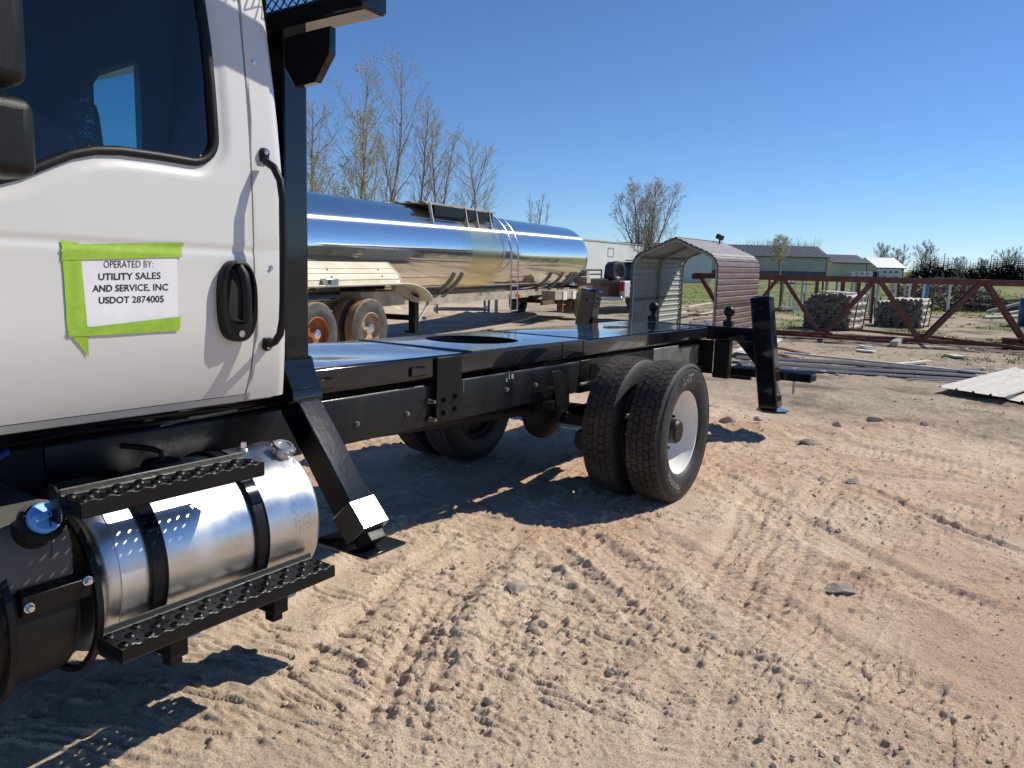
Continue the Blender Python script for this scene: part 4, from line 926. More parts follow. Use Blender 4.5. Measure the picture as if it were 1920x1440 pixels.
# ------------------------------------------------------------------ background materials
X['mirror_tank'] = None
def tank_mat():
    m = bpy.data.materials.new('polished_tank_steel'); m.use_nodes = True; nt = m.node_tree; L = nt.links; p = nt.nodes['Principled BSDF']
    p.inputs['Metallic'].default_value = 1.0
    tc = _n(nt, 'ShaderNodeTexCoord'); sx = _n(nt, 'ShaderNodeSeparateXYZ'); L.new(tc.outputs['Object'], sx.inputs[0])
    nz = noise_node(nt, 1.4, 6, .6, stretch=(2.5,.6,.35))
    # old spill stain below the manway, with its own ragged outline
    a = _n(nt, 'ShaderNodeMath', operation='SUBTRACT'); L.new(sx.outputs[0], a.inputs[0]); a.inputs[1].default_value = 5.15
    b = _n(nt, 'ShaderNodeMath', operation='ABSOLUTE'); L.new(a.outputs[0], b.inputs[0])
    c = _n(nt, 'ShaderNodeMath', operation='MULTIPLY_ADD'); L.new(nz.outputs['Fac'], c.inputs[0]); c.inputs[1].default_value = 1.6; c.inputs[2].default_value = -.8
    d = _n(nt, 'ShaderNodeMath', operation='ADD'); L.new(b.outputs[0], d.inputs[0]); L.new(c.outputs[0], d.inputs[1])
    st = ramp(nt, d.outputs[0], [(.62, 1.0), (1.0, 0.0)]).outputs[0]
    mx = _n(nt, 'ShaderNodeMix', data_type='RGBA'); L.new(st, mx.inputs[0]); mx.inputs[6].default_value = (.90,.865,.81,1); mx.inputs[7].default_value = (.84,.76,.52,1)
    L.new(mx.outputs[2], p.inputs['Base Color']); STAIN = mx.outputs[2]
    r = _n(nt, 'ShaderNodeMath', operation='MULTIPLY_ADD'); L.new(st, r.inputs[0]); r.inputs[1].default_value = .16; r.inputs[2].default_value = .055
    L.new(r.outputs[0], p.inputs['Roughness'])
    bz = noise_node(nt, .9, 3, .5, stretch=(.35,1,1)); sc_ = noise_node(nt, 60, 2, .6, stretch=(1,.15,.15))
    bu = _n(nt, 'ShaderNodeBump'); bu.inputs['Distance'].default_value = .007; L.new(bz.outputs['Fac'], bu.inputs['Height'])
    L.new(bu.outputs[0], p.inputs['Normal'])
    # fine polishing scratches run round the shell and spread the highlights along it
    g2 = _n(nt, 'ShaderNodeBsdfAnisotropic'); g2.inputs['Color'].default_value = (.86,.84,.80,1); g2.inputs['Roughness'].default_value = .24; g2.inputs['Anisotropy'].default_value = .74
    L.new(STAIN, g2.inputs['Color']); tg = _n(nt, 'ShaderNodeTangent'); tg.direction_type = 'RADIAL'; tg.axis = 'X'; L.new(tg.outputs[0], g2.inputs['Tangent'])
    ms = _n(nt, 'ShaderNodeMixShader'); ms.inputs[0].default_value = .16; out = nt.nodes['Material Output']; L.new(p.outputs[0], ms.inputs[1]); L.new(g2.outputs[0], ms.inputs[2]); L.new(ms.outputs[0], out.inputs[0]); return m
X['mirror_tank'] = tank_mat()
X['cream'] = mat('cream_sheet', (.60,.54,.40), (.70,.65,.53), 3, rough=.4, c3=(.36,.29,.2), c3scale=4, c3lo=.6, c3hi=.85)
X['cream_d'] = mat('weathered_frame_paint', (.34,.30,.235), (.48,.43,.35), 4, rough=.6, c3=(.16,.11,.08), c3scale=3, c3lo=.5, c3hi=.8)
X['rust'] = mat('rusty_steel', (.10,.045,.025), (.20,.095,.05), 8, rough=.85, bump=.002, bscale=50)
X['rustrim'] = mat('rusty_orange_rim', (.30,.085,.025), (.42,.15,.06), 6, rough=.7, c3=(.08,.04,.025), c3scale=5)
X['mudrim'] = mat('muddy_tan_rim', (.40,.29,.19), (.52,.41,.30), 6, rough=.7, c3=(.16,.08,.045), c3scale=7, c3lo=.52, c3hi=.6)
X['mudtyre'] = mat('dusty_old_tyre', (.045,.045,.048), (.10,.095,.09), 5, rough=.85)
X['mudtread'] = mat('mud_caked_tread', (.22,.145,.095), (.32,.225,.155), 12, rough=.95, bump=.01, bscale=30)
X['oxide'] = mat('red_oxide_steel', (.13,.036,.026), (.19,.062,.045), 5, rough=.65, bump=.001, bscale=60, c3=(.20,.11,.08), c3scale=6, c3lo=.6, c3hi=.8)
X['galv'] = mat('galvanised_sheet', (.44,.48,.46), (.54,.57,.55), 5, rough=.42, metal=.25)
X['galv_m'] = mat('weathered_roof_sheet', (.27,.245,.25), (.36,.335,.335), 4, rough=.5, c3=(.2,.15,.14), c3scale=3, c3lo=.6, c3hi=.8)
X['galv_t'] = mat('galvanised_tube', (.30,.31,.31), (.40,.40,.39), 9, rough=.45, metal=.5)
X['maroon'] = mat('faded_maroon_sheet', (.145,.09,.083), (.205,.14,.13), 4, rough=.5, c3=(.33,.27,.25), c3scale=3, c3lo=.6, c3hi=.8, stretch=(.4,1,3))
X['bark'] = mat('weathered_log_side', (.42,.38,.33), (.58,.54,.48), 9, rough=.9, bump=.006, bscale=30)
X['logend'] = mat('sawn_log_end', (.115,.10,.082), (.22,.19,.15), 20, rough=.9)  # end colour darkened to paint in the shade on these faces
X['board'] = mat('bleached_board', (.55,.50,.42), (.70,.66,.58), 9, rough=.85, stretch=(1,12,1))
X['board_d'] = mat('brown_board', (.22,.14,.09), (.34,.24,.16), 9, rough=.9)
X['whitepaint'] = mat('chalky_white_paint', (.62,.62,.60), (.74,.74,.72), 6, rough=.7, c3=(.3,.22,.16), c3scale=4, c3lo=.62, c3hi=.72)
X['postgrey'] = mat('grey_pipe_paint', (.33,.32,.30), (.48,.47,.44), 7, rough=.6)
X['bluepost'] = mat('blue_pipe_paint', (.07,.19,.36), (.12,.27,.46), 6, rough=.5)
X['barrel'] = mat('blue_drum_plastic', (.012,.035,.14), (.02,.05,.18), 5, rough=.35)
X['panelgrey'] = mat('slate_roof_panel', (.17,.155,.165), (.24,.22,.225), 4, rough=.45)
X['creampanel'] = mat('cream_roof_panel', (.58,.53,.45), (.70,.66,.59), 2.5, rough=.5, stretch=(1,6,1), c3=(.42,.35,.28), c3scale=2, c3lo=.58, c3hi=.8)
X['shedwall'] = mat('sage_shed_wall', (.38,.39,.335), (.44,.45,.39), .4, rough=.65)
X['shedgable'] = mat('tan_shed_gable', (.46,.44,.36), (.52,.49,.41), .4, rough=.65)
X['shedroof'] = mat('dark_grey_shed_roof', (.075,.075,.085), (.105,.105,.115), .6, rough=.4, metal=.2)
X['whiteroof'] = mat('white_shed_roof', (.70,.71,.72), rough=.45)
X['trim'] = mat('dark_trim', (.03,.035,.04), rough=.5)
X['boxwhite'] = mat('white_box_body', (.60,.61,.62), (.70,.70,.70), .8, rough=.5, c3=(.45,.42,.38), c3scale=.6, c3lo=.6, c3hi=.8)
X['carwhite'] = mat('pickup_white', (.60,.61,.62), rough=.3, coat=.7)
X['carmaroon'] = mat('pickup_maroon', (.05,.008,.010), rough=.25, coat=.8)
X['carblack'] = mat('pickup_black', (.012,.013,.015), rough=.25, coat=.8)
X['taillight'] = mat('tail_light_red', (.35,.012,.01), rough=.15, coat=1.0)
X['amber'] = mat('amber_lens', (.75,.24,.02), rough=.3)
X['treebark'] = mat('grey_brown_bark', (.18,.155,.13), (.29,.255,.215), 5, rough=.9)
X['twig'] = mat('twig_bark', (.40,.355,.29), (.50,.45,.37), 3, rough=.9)
X['bud'] = mat('olive_spring_buds', (.22,.24,.06), (.33,.33,.11), 1.5, rough=.8)
X['budred'] = mat('russet_buds', (.25,.185,.12), (.33,.26,.16), 1.5, rough=.8)
X['budyel'] = mat('yellow_green_buds', (.30,.31,.08), (.40,.38,.13), 1.5, rough=.8)
X['spruce'] = mat('spruce_needles', (.012,.030,.018), (.030,.055,.030), .6, rough=.9)
X['fartwig'] = mat('far_twigs', (.17,.15,.135), (.24,.215,.19), .5, rough=.9)
X['brush'] = mat('dead_brush', (.07,.052,.045), (.17,.135,.11), 3, rough=.95)

# ------------------------------------------------------------------ polished tank trailer (local x along the tank, away; y across, away; z up)
TA = math.radians(25.0); td = Vector((math.sin(TA), math.cos(TA), 0)); tpv = Vector((-math.cos(TA), math.sin(TA), 0))
torg = td*10.0 + tpv*8.7
tr = thing('tank_trailer', 'long polished mirror steel tank trailer with cream fenders behind the truck deck', 'trailer', (torg.x, torg.y, 0), math.pi/2-TA)
ZC, RT = 1.84, .92
def sup(t): return (1-abs(t)**2.4)**(1/2.4)
prof = [(-3.3,.001),(-3.28,.4),(-3.2,.7),(-3.05,.86),(-2.8,RT)] + [(a, RT) for a in np.linspace(-2.4, 11.7, 16)] + [(11.95,RT-.005),(12.1,RT-.04),(12.2,RT-.10),(12.27,.70),(12.30,.45),(12.31,.001)]
shell = part('tank_shell', MB().lathe(prof, (0,0,ZC), (1,0,0), 128), X['mirror_tank'], tr, smooth=180)
for t_ in (3.9, 4.25, 9.3, 10.2, 10.9, 11.2):
    part('saddle_rib', MB().lathe([(t_,RT+.004),(t_,RT+.045),(t_+.05,RT+.045),(t_+.05,RT+.004)], (0,0,ZC), (1,0,0), 14, e1=(0,-1,0), a0=math.radians(28), a1=math.radians(80)), X['cream_d'], shell)
for t_ in (1.6, 6.1, 9.6): part('weld_ring', MB().lathe([(t_-.010,RT+.0003),(t_,RT+.0022),(t_+.010,RT+.0003)], (0,0,ZC), (1,0,0), 96), X['mirror_tank'], shell, smooth=180)
# walkway on top
wk = part('walkway', MB().box(3.1,6.2,-.62,.40,2.775,2.80), X['cream_d'], tr)
for y_ in (-.60,-.30,.0,.3): part('walk_slat', MB().box(3.0,6.3,y_,y_+.12,2.803,2.825), X['cream_d'], wk)
for t_ in (3.15, 4.6, 5.1, 5.75): part('walk_post', MB().beam((t_,-.66,2.80),(t_,-.74,2.40),.06,.02,up=(1,0,0)), X['whitepaint'], wk)
part('spill_dam', MB().box(3.3,5.9,-.70,-.66,2.56,2.77), X['satin'], wk)
part('manway', MB().lathe([(2.70,.28),(2.84,.28),(2.87,.24),(2.89,.001)], (4.4,.05,0), (0,0,1), 28), X['alu_d'], wk)
part('manway', MB().lathe([(2.70,.22),(2.80,.22),(2.83,.18),(2.84,.001)], (5.5,.05,0), (0,0,1), 28), X['alu_d'], wk)
# ladder hugging the shell
lad = MB(); arcp = []
def lpt(a): return (-(RT+.10)*math.cos(a), ZC+(RT+.10)*math.sin(a))
path = [(-(RT+.10), .48), (-(RT+.10), 1.0), (-(RT+.10), 1.5)] + [lpt(math.radians(a)) for a in range(0, 66, 6)]
ld = None
for t_ in (6.30, 6.68):
    o = part('ladder_rail', MB().tube([(t_, y, z) for y, z in path], .018, 8), X['alu_d'], tr)
seg = [(-(RT+.10), .50+.30*k) for k in range(5)] + [lpt(math.radians(a)) for a in (6, 24, 42, 58)]
for y, z in seg: part('ladder_rung', MB().tube([(6.30,y,z),(6.68,y,z)], .014, 8), X['alu_d'], tr)
# fenders, frame
fp = [(-2.4,1.10),(-2.35,1.19),(-2.25,1.225)] + [(t_, 1.235) for t_ in (-1,0,1,1.35)] + [(1.35+.95*math.sin(a), 1.235-.95*.42*(1-math.cos(a))) for a in np.radians([12,25,38,52,66,80])]
def fender(y0, y1):
    m = MB(); n = len(fp)
    for y in (y0, y1): m.v += [(t_, y, z) for t_, z in fp] + [(t_, y, z-.02) for t_, z in fp]
    for k in range(n-1): m.f += [(k,k+1,2*n+k+1,2*n+k),(n+k,n+k+1,3*n+k+1,3*n+k),(k,k+1,n+k+1,n+k),(2*n+k,2*n+k+1,3*n+k+1,3*n+k)]
    return m
for y0, y1 in ((-1.27,-.66),(.66,1.27)):
    fe = part('fender', fender(y0, y1), X['cream'], tr, smooth=40)
    if y0 < 0:
        part('fender_lip', MB().tube([(t_, y0, z+.004) for t_, z in fp], .014, 8), X['cream'], fe, smooth=60)
        pn = MB(); pn.grid(lambda a, b: (a, -1.20+.23*b*b+.06*b, 1.245+.36*b), [-2.3,-1.4,-.5,.4,1.2,1.32], [0,.2,.4,.6,.8,1])
        g = part('splash_panel', pn, X['cream'], fe, smooth=60)
        for b_ in (.22,.5,.72): part('panel_rib', MB().tube([(a, -1.205+.23*b_*b_+.06*b_, 1.245+.36*b_) for a in (-2.3,1.3)], .010, 6), X['cream'], g)
        part('panel_edge', MB().tube([(1.325, -1.20+.23*b*b+.06*b, 1.245+.36*b) for b in (0,.2,.4,.6,.8,1)], .016, 8), X['cream'], g)
        for k in range(6): part('rivet_hole', MB().lathe([(0,.016),(.003,.016),(.003,.001)], (-1.9+(k//2)*1.35, -1.206+.23*(.35+.3*(k%2))**2+.06*(.35+.3*(k%2)), 1.245+.36*(.35+.3*(k%2))), (0,-1,.5), 8), X['dark'], g)
lb = part('lamp_box', MB().box(-.85,-.55,-1.29,-1.12,1.245,1.345), X['alu_d'], tr, bevel=.008)
part('round_lamp', MB().lathe([(0,.035),(.006,.035),(.006,.001)], (-.77,-1.29,1.295), (0,-1,0), 16), X['dark'], lb)
part('frame_sill', MB().box(-2.6,12.0,-.50,-.40,.78,.94), X['cream_d'], tr); part('frame_sill', MB().box(-2.6,12.0,.40,.50,.78,.94), X['cream_d'], tr)
part('side_channel', MB().box(2.6,7.4,-.99,-.93,.80,.90), X['cream_d'], tr)
part('toolbox', MB().box(.4,1.75,-1.0,-.55,.84,1.10), X['cream_d'], tr, bevel=.01)
part('brace', MB().beam((1.35,-1.02,1.15),(2.1,-1.02,.90),.10,.08), X['cream_d'], tr)
for k, (t_, y) in enumerate(((2.12,-.95),(2.12,.85))):
    lg = part('landing_leg', MB().box(t_-.07,t_+.07,y-.07,y+.07,.34,1.0), X['satin'], tr)
    part('sand_shoe', MB().box(t_-.13,t_+.13,y-.12,y+.12,.29,.335), X['satin'], lg)
    part('leg_brace', MB().beam((t_+.05,y,.42),(t_+.55,y,.85),.05,.02), X['whitepaint'], lg)
part('leg_crossbar', MB().box(2.07,2.15,-.9,.8,.52,.62), X['satin'], tr)
def trailer_wheel(t_, y0, y1, rimm, face, r=.50, z=.5):
    s = 1 if face < 0 else -1; yf = y0 if face < 0 else y1
    w = part('wheel', MB().lathe([(y0+.03,.27),(y0,.34),(y0+.004,r-.09),(y0+.03,r-.02)], (t_,0,z), (0,1,0), 48).lathe([(y1-.03,.27),(y1,.34),(y1-.004,r-.09),(y1-.03,r-.02)], (t_,0,z), (0,1,0), 48), X['mudtyre'], tr, smooth=50)
    td_ = MB().lathe([(y0+.028,r-.022),(y0+.05,r-.002),(y0+.10,r),(y0+.105,r-.012),(y0+.125,r-.012),(y0+.13,r),(y1-.05,r-.002),(y1-.028,r-.022)], (t_,0,z), (0,1,0), 56); part('tread', td_, X['mudtread'], w)
    rm = part('rim', MB().lathe([(yf+s*.03,.275),(yf+s*.02,.262),(yf+s*.04,.25),(yf+s*.11,.24),(yf+s*.13,.20),(yf+s*.13,.001)], (t_,0,z), (0,1,0), 40), X[rimm], w, smooth=40)
    part('hub_cap', MB().lathe([(yf+s*.13,.10),(yf+s*.06,.09),(yf+s*.02,.075),(yf+s*.0,.04),(yf-s*.002,.001)], (t_,0,z), (0,1,0), 24), X['chrome'], rm)
    return w
for sg in (-1, 1):
    for t_, rm in ((-.96,'rustrim'),(.42,'mudrim')):
        trailer_wheel(t_, *( (-1.22,-.97) if sg < 0 else (.97,1.22)), rm, sg)
        trailer_wheel(t_, *( (-.90,-.65) if sg < 0 else (.65,.90)), rm, sg)
    trailer_wheel(11.25, *((-1.18,-.92) if sg < 0 else (.92,1.18)), 'mudrim', sg)
for t_ in (-.96,.42,11.25): part('axle', MB().tube([(t_,-1.0,.5),(t_,1.0,.5)], .06, 12), X['rust'], tr)
# suspension at the far end: springs, hangers, beams
part('bolster', MB().box(9.2,11.9,-1.0,-.6,.66,.90), X['cream_d'], tr)
for t_ in (9.75, 10.5, 10.85, 11.5): part('bolster_plate', MB().box(t_,t_+.28,-1.03,-1.005,.64,.88), X['whitepaint'], tr)
for y in (-.85,-.6,.6,.85):
    for k in range(5): part('spring_leaf', MB().beam((10.2+.08*k,y,.62-.03*k),(11.9-.08*k,y,.62-.03*k),.07,.022), X['rust'], tr)
for t_ in (9.9,10.6,11.0,11.7): part('spring_hanger', MB().box(t_,t_+.09,-.95,-.78,.30,.66), X['rust'], tr)
part('brake_pot', MB().lathe([(0,.001),(0,.11),(.18,.11),(.18,.001)], (10.55,-.80,.36), (1,0,0), 20), X['rust'], tr)
part('outrigger_rail', MB().box(8.4,9.2,-.98,-.9,.55,.66), X['rust'], tr)
part('nose_box', MB().box(11.9,12.25,-.95,-.55,1.08,1.26), X['cream_d'], tr); part('nose_box', MB().box(12.0,12.25,-.9,-.6,1.28,1.46), X['cream_d'], tr)
part('nose_frame', MB().box(11.7,12.6,-.9,.9,.86,1.0), X['carmaroon'], tr)
part('marker_lamp', MB().box(6.80,6.90,-1.02,-.985,.80,.88), X['amber'], tr)

# ------------------------------------------------------------------ white box trailer, shop, pickup
def boxthing(name, label, cat, p0, p1, depth, z0, z1, mm, trim=None):
    p0, p1 = Vector(p0), Vector(p1); d = (p1-p0); L_ = d.length; a = math.atan2(d.y, d.x)
    t = thing(name, label, cat, (p0.x, p0.y, 0), a)
    part('body', MB().box(0,L_,0,depth,z0,z1), X[mm], t, bevel=.02); return t, L_
bx, L_ = boxthing('box_trailer', 'long white box trailer body parked beyond the end of the tank trailer', 'trailer', gpt(1060,500,1.64-.0001) if False else (3.0, 38.0, 0), (10.5, 52.0, 0), 2.5, .9, 2.86, 'boxwhite')
part('top_rail', MB().box(-.02,L_+.02,-.03,2.53,2.862,2.94), X['postgrey'], bx); part('bottom_rail', MB().box(-.02,L_+.02,-.03,2.53,.80,.898), X['trim'], bx)
part('placard_frame', MB().box(4.55,4.6,-.02,-.004,2.1,2.6).box(5.4,5.45,-.02,-.004,2.1,2.6).box(4.6,5.4,-.02,-.004,2.55,2.6).box(4.6,5.4,-.02,-.004,2.1,2.15), X['postgrey'], bx)
for t_ in (11.5, 12.7):
    for y in (.1, 2.2): part('wheel', MB().lathe([(0,.28),(-.02,.44),(.02,.5),(.25,.5),(.27,.28)], (t_,y,.5), (0,1,0), 28), X['mudtyre'], bx)
part('landing_leg', MB().box(2.4,2.55,.2,.35,0,.8), X['trim'], bx); part('landing_leg', MB().box(2.4,2.55,2.1,2.25,0,.8), X['trim'], bx)
sh = thing('metal_shop', 'low metal shop with dark blue eave beyond the white box trailer', 'building', (7.0, 78, 0), math.radians(8))
part('wall', MB().box(0,14,0,12,0,3.6), X['boxwhite'], sh); part('siding', MB().box(-.05,6.8,-.06,-.01,2.3,3.55), X['panelgrey'], sh)
part('roof', MB().prism([(-.3,-.4,3.55),(-.3,6,4.1),(-.3,12.4,3.55),(-.3,12.4,3.65),(-.3,6,4.2),(-.3,-.4,3.75)], (14.6,0,0)), X['bluepost'] if False else X['trim'], sh)
part('overhead_door', MB().box(8.5,12,-.05,-.01,0,3.0), X['whitepaint'], sh)
pk = thing('pickup_truck', 'white and maroon pickup seen from behind with a spare tyre in its bed', 'pickup', (2.95, 25.9, gz(2.95,25.9)), math.radians(90-33))
# local x forward, y left
part('body', MB().prism([(-.05,-.95,.55),(-.05,-.95,1.12),(5.3,-.95,1.12),(5.45,-.95,.95),(5.5,-.95,.55)], (0,1.9,0)), X['carwhite'], pk, bevel=.06, seg=3)
cabp = MB().prism([(1.95,-.86,1.12),(2.05,-.86,1.62),(2.25,-.86,1.76),(3.5,-.86,1.78),(3.9,-.86,1.55),(4.35,-.86,1.12)], (0,1.72,0)); cb_ = part('cab', cabp, X['carblack'], pk, bevel=.05, seg=3)
part('rear_window', MB().prism([(1.985,-.70,1.20),(1.985,.70,1.20),(2.125,.62,1.64),(2.125,-.62,1.64)], (-.012,0,.002)), X['carglass'], cb_)
part('side_window', MB().prism([(2.25,-.862,1.18),(2.33,-.862,1.62),(2.85,-.862,1.66),(2.85,-.862,1.18)], (0,-.02,0)), X['carglass'], cb_)
part('side_window', MB().prism([(2.95,-.862,1.18),(2.95,-.862,1.66),(3.45,-.862,1.66),(3.95,-.862,1.2)], (0,-.02,0)), X['carglass'], cb_)
part('tailgate', MB().box(-.09,-.055,-.78,.78,.60,1.12), X['carmaroon'], pk, bevel=.01)
part('bed_opening', MB().box(.05,1.9,-.8,.8,1.122,1.126), X['dark'], pk)
for y in (-.94,.80): part('tail_light', MB().box(-.10,.06,y,y+.14,.78,1.10), X['taillight'], pk, bevel=.02)
part('bumper', MB().box(-.22,-.06,-.92,.92,.46,.60), X['alu_d'], pk, bevel=.03)
part('fender_flare', MB().lathe([(-.97,.44),(-.99,.50),(-.93,.50)], (1.05,0,.42), (0,1,0), 20, e1=(1,0,0), a0=0, a1=math.pi) if False else MB().tube([(1.05+.47*math.cos(a),-.965,.42+.47*math.sin(a)) for a in np.radians(range(0,181,15))], .045, 8), X['trim'], pk)
for t_ in (1.05, 4.55):
    for y in (-.96, .70):
        w_ = part('wheel', MB().lathe([(.05,.20),(.0,.24),(.0,.34),(.03,.385),(.23,.385),(.26,.34),(.26,.24),(.21,.20)], (t_,y,.385), (0,1,0), 32), X['mudtyre'], pk, smooth=50)
        part('rim', MB().lathe([(.04,.21),(.05,.12),(.02,.10),(.02,.001)], (t_,y,.385), (0,1,0), 24) if y < 0 else MB().lathe([(.22,.21),(.21,.12),(.24,.10),(.24,.001)], (t_,y,.385), (0,1,0), 24), X['alu_d'], w_)
sp_ = part('spare_tyre', MB().lathe([(-.11,.20),(-.13,.26),(-.13,.34),(-.10,.38),(.10,.38),(.13,.34),(.13,.26),(.11,.20)], (.40,-.42,1.40), (.30,1,0), 32), X['rubber'], pk, smooth=50)
part('spare_rim', MB().lathe([(-.10,.205),(-.06,.15),(-.06,.001)], (.40,-.42,1.40), (.30,1,0), 24).lathe([(.10,.205),(.06,.15),(.06,.001)], (.40,-.42,1.40), (.30,1,0), 24), X['trim'], sp_)
part('bed_rack', MB().tube([(.1,.85,1.14),(.1,.85,1.45),(1.8,.85,1.45),(1.8,.85,1.14)], .03, 8).tube([(.1,.85,1.30),(1.8,.85,1.30)], .025, 8), X['satin'], pk)
part('roof_bar', MB().box(2.2,2.35,-.85,.1,1.80,1.84), X['rustrim'], pk)

# ------------------------------------------------------------------ arched carport
CA = math.radians(33.0); cdv = Vector((math.sin(CA), math.cos(CA), 0)); crv = Vector((math.cos(CA), -math.sin(CA), 0)); cor = Vector((2.47, 15.75, 0))
cpt = thing('carport', 'small arched metal carport with maroon right side and pale inside', 'carport', (cor.x, cor.y, 0), math.pi/2-CA)
# local x along the tunnel (away), y to the left (so the right wall is at -y)
CW, CL, CE, CR = 1.80, 2.85, 1.85, 2.20
def arch():
    P = [(0,-.02),(0,.4),(0,.8),(0,1.2),(0,CE-.25)]
    c = .34; P += [(c*(1-math.cos(a)), CE-.25+c*math.sin(a)) for a in np.radians([15,30,45,60,73])]
    P += [(CW*.3, CR-.155),(CW*.42, CR-.06),(CW/2, CR)]
    return [(-y, z) for y, z in P] + [(-(CW-y), z) for y, z in reversed(P[:-1])]
AR = arch()
def rib_profile(P, pitch=.115, h=.016):
    """resample the arch and raise a rib at each pitch"""
    out = []; d_acc = 0
    seg = [math.hypot(P[i+1][0]-P[i][0], P[i+1][1]-P[i][1]) for i in range(len(P)-1)]; tot = sum(seg); n = int(tot/pitch); st = tot/n
    def at(s):
        for i, L in enumerate(seg):
            if s <= L or i == len(seg)-1: t = s/L; return (P[i][0]+(P[i+1][0]-P[i][0])*t, P[i][1]+(P[i+1][1]-P[i][1])*t, (P[i+1][0]-P[i][0])/L, (P[i+1][1]-P[i][1])/L)
            s -= L
    for k in range(n):
        for f, hh in ((0,0),(.55,0),(.64,h),(.82,h),(.91,0)):
            x, z, tx, tz = at((k+f)*st); out.append((x - tz*hh, z + tx*hh, (k+f)*st/tot))
    x, z, _, _ = at(tot); out.append((x, z, 1.0)); return out
RP = rib_profile(AR)
cx_, cz_ = -CW/2, .9
def sheet(lo, hi, t0, t1, mm, off, name):
    i0 = max(i for i, p in enumerate(RP) if p[2] <= lo+1e-6); i1 = min(i for i, p in enumerate(RP) if p[2] >= min(hi, 1.0)-1e-6); m = MB(); P = RP[i0:i1+1]
    def fn(k, t):
        y, z, _ = P[k]; dx, dz_ = y-cx_, z-cz_; L = math.hypot(dx, dz_); return (t, y+dx/L*off, z+dz_/L*off)
    m.grid(fn, list(range(len(P))), [t0, t1]); return part(name, m, X[mm], cpt, smooth=20)
cuts = [0, .17, .33, .5, .67, .83, 1.0]
for i in range(6):
    a, b = cuts[i], cuts[i+1]
    left = i < 3
    sheet(a, b+.004, -.03, CL+.03, 'galv', 0.012, 'inner_sheet')
    sheet(a, b+.004, -.05, CL+.05, 'galv' if i < 2 else ('galv_m' if i < 4 else 'maroon'), 0.030, 'outer_sheet')
for t_ in (.02, CL*.5, CL-.02):
    m = MB().tube([(t_, y, z) for y, z in AR], .028, 8); m.v = [(x, cx_+(y-cx_)*.97, z*.985) for x, y, z in m.v]; part('frame_hoop', m, X['galv_t'], cpt, smooth=60)
for y in (-.03, -(CW-.03)): part('base_rail', MB().tube([(0,y,.02),(CL,y,.02)], .028, 8), X['galv_t'], cpt)
# black lamp head standing above the carport roof
fl = thing('floodlight', 'black boxy floodlight tilted on a stem above the carport roof', 'floodlight', (cor.x+cdv.x*2.3+crv.x*1.05, cor.y+cdv.y*2.3+crv.y*1.05, 2.06), 0)
part('stem', MB().tube([(0,0,0),(0,0,.22)], .02, 8), X['trim'], fl)
m = MB().box(-.075,.075,-.06,.06,-.055,.055); hd = part('lamp_head', m, X['trim'], fl, bevel=.012); hd.location = (0,0,.25); hd.rotation_euler = (.2,.28,.5)

# ------------------------------------------------------------------ steel truss lying on its bottom chord
TO = Vector((7.35,17.77,0)); tdv = Vector((.94,-.343,0)).normalized()
ts = thing('steel_truss', 'long red oxide steel roof truss standing on the ground across the yard', 'truss', (TO.x, TO.y, 0), math.atan2(tdv.y, tdv.x))
tops = [-2.95,-1.01,1.08,3.2,5.3]; bots = [-2.0, 0, 2.1, 4.2, 6.2]; TH_ = 1.48
zb = lambda s: gz(TO.x+tdv.x*s, TO.y+tdv.y*s)
for y in (-.12,.12): part('top_chord', MB().box(-3.05,6.4,y-.035,y+.035,TH_-.005,TH_+.014).box(-3.05,6.4,y-.035,y-.026,TH_-.115,TH_-.005), X['oxide'], ts)
for y in (-.12,.12): part('bottom_chord', MB().beam((-3.05,y,zb(-3)+.10),(6.4,y,zb(6.4)+.07),.07,.09), X['oxide'], ts)
seq = sorted([(s, TH_-.05) for s in tops] + [(s, .12) for s in bots])
for (s0, z0), (s1, z1) in zip(seq[:-1], seq[1:]):
    g = .06 if z0 > z1 else -.06
    for y in (-.15,.15):
        part('web_member', MB().beam((s0+.05,y,z0),(s1-.05,y,z1),.075,.085).beam((s0+.05,y*.6,z0+.02),(s1-.05,y*.6,z1+.02),.045,.008), X['oxide'], ts)
for s_ in bots[:-1]: part('gusset_plate', MB().box(s_-.14,s_+.14,-.012,.012,.08,.24), X['oxide'], ts)
for s_ in tops[:-1]: part('gusset_plate', MB().box(s_-.16,s_+.16,-.012,.012,TH_-.14,TH_-.02), X['oxide'], ts)
# spare steel bars at its foot
for k, (a, b, w_) in enumerate((((1445,628),(1720,642),.08),((1460,632),(1680,648),.06),((1590,625),(1735,640),.09),((1740,642),(1935,668),.07),((1450,634),(1560,640),.06))):
    p, q = gpz(*a), gpz(*b); o = part('steel_bar', MB().beam(p+Vector((0,0,.05+.03*k)), q+Vector((0,0,.05+.03*k)), w_, .06), X['oxide'])
    tag(o, ('rusty red steel bar lying at the foot of the truss, left end', 'short rusty steel bar crossing the bars under the truss', 'rusty bar sloping between the two log bundles and the truss foot', 'long rusty bar continuing the truss line to the right edge', 'rusty flat bar nearest the outrigger leg by the truss')[k], 'steel bar', 'loose steel bars')

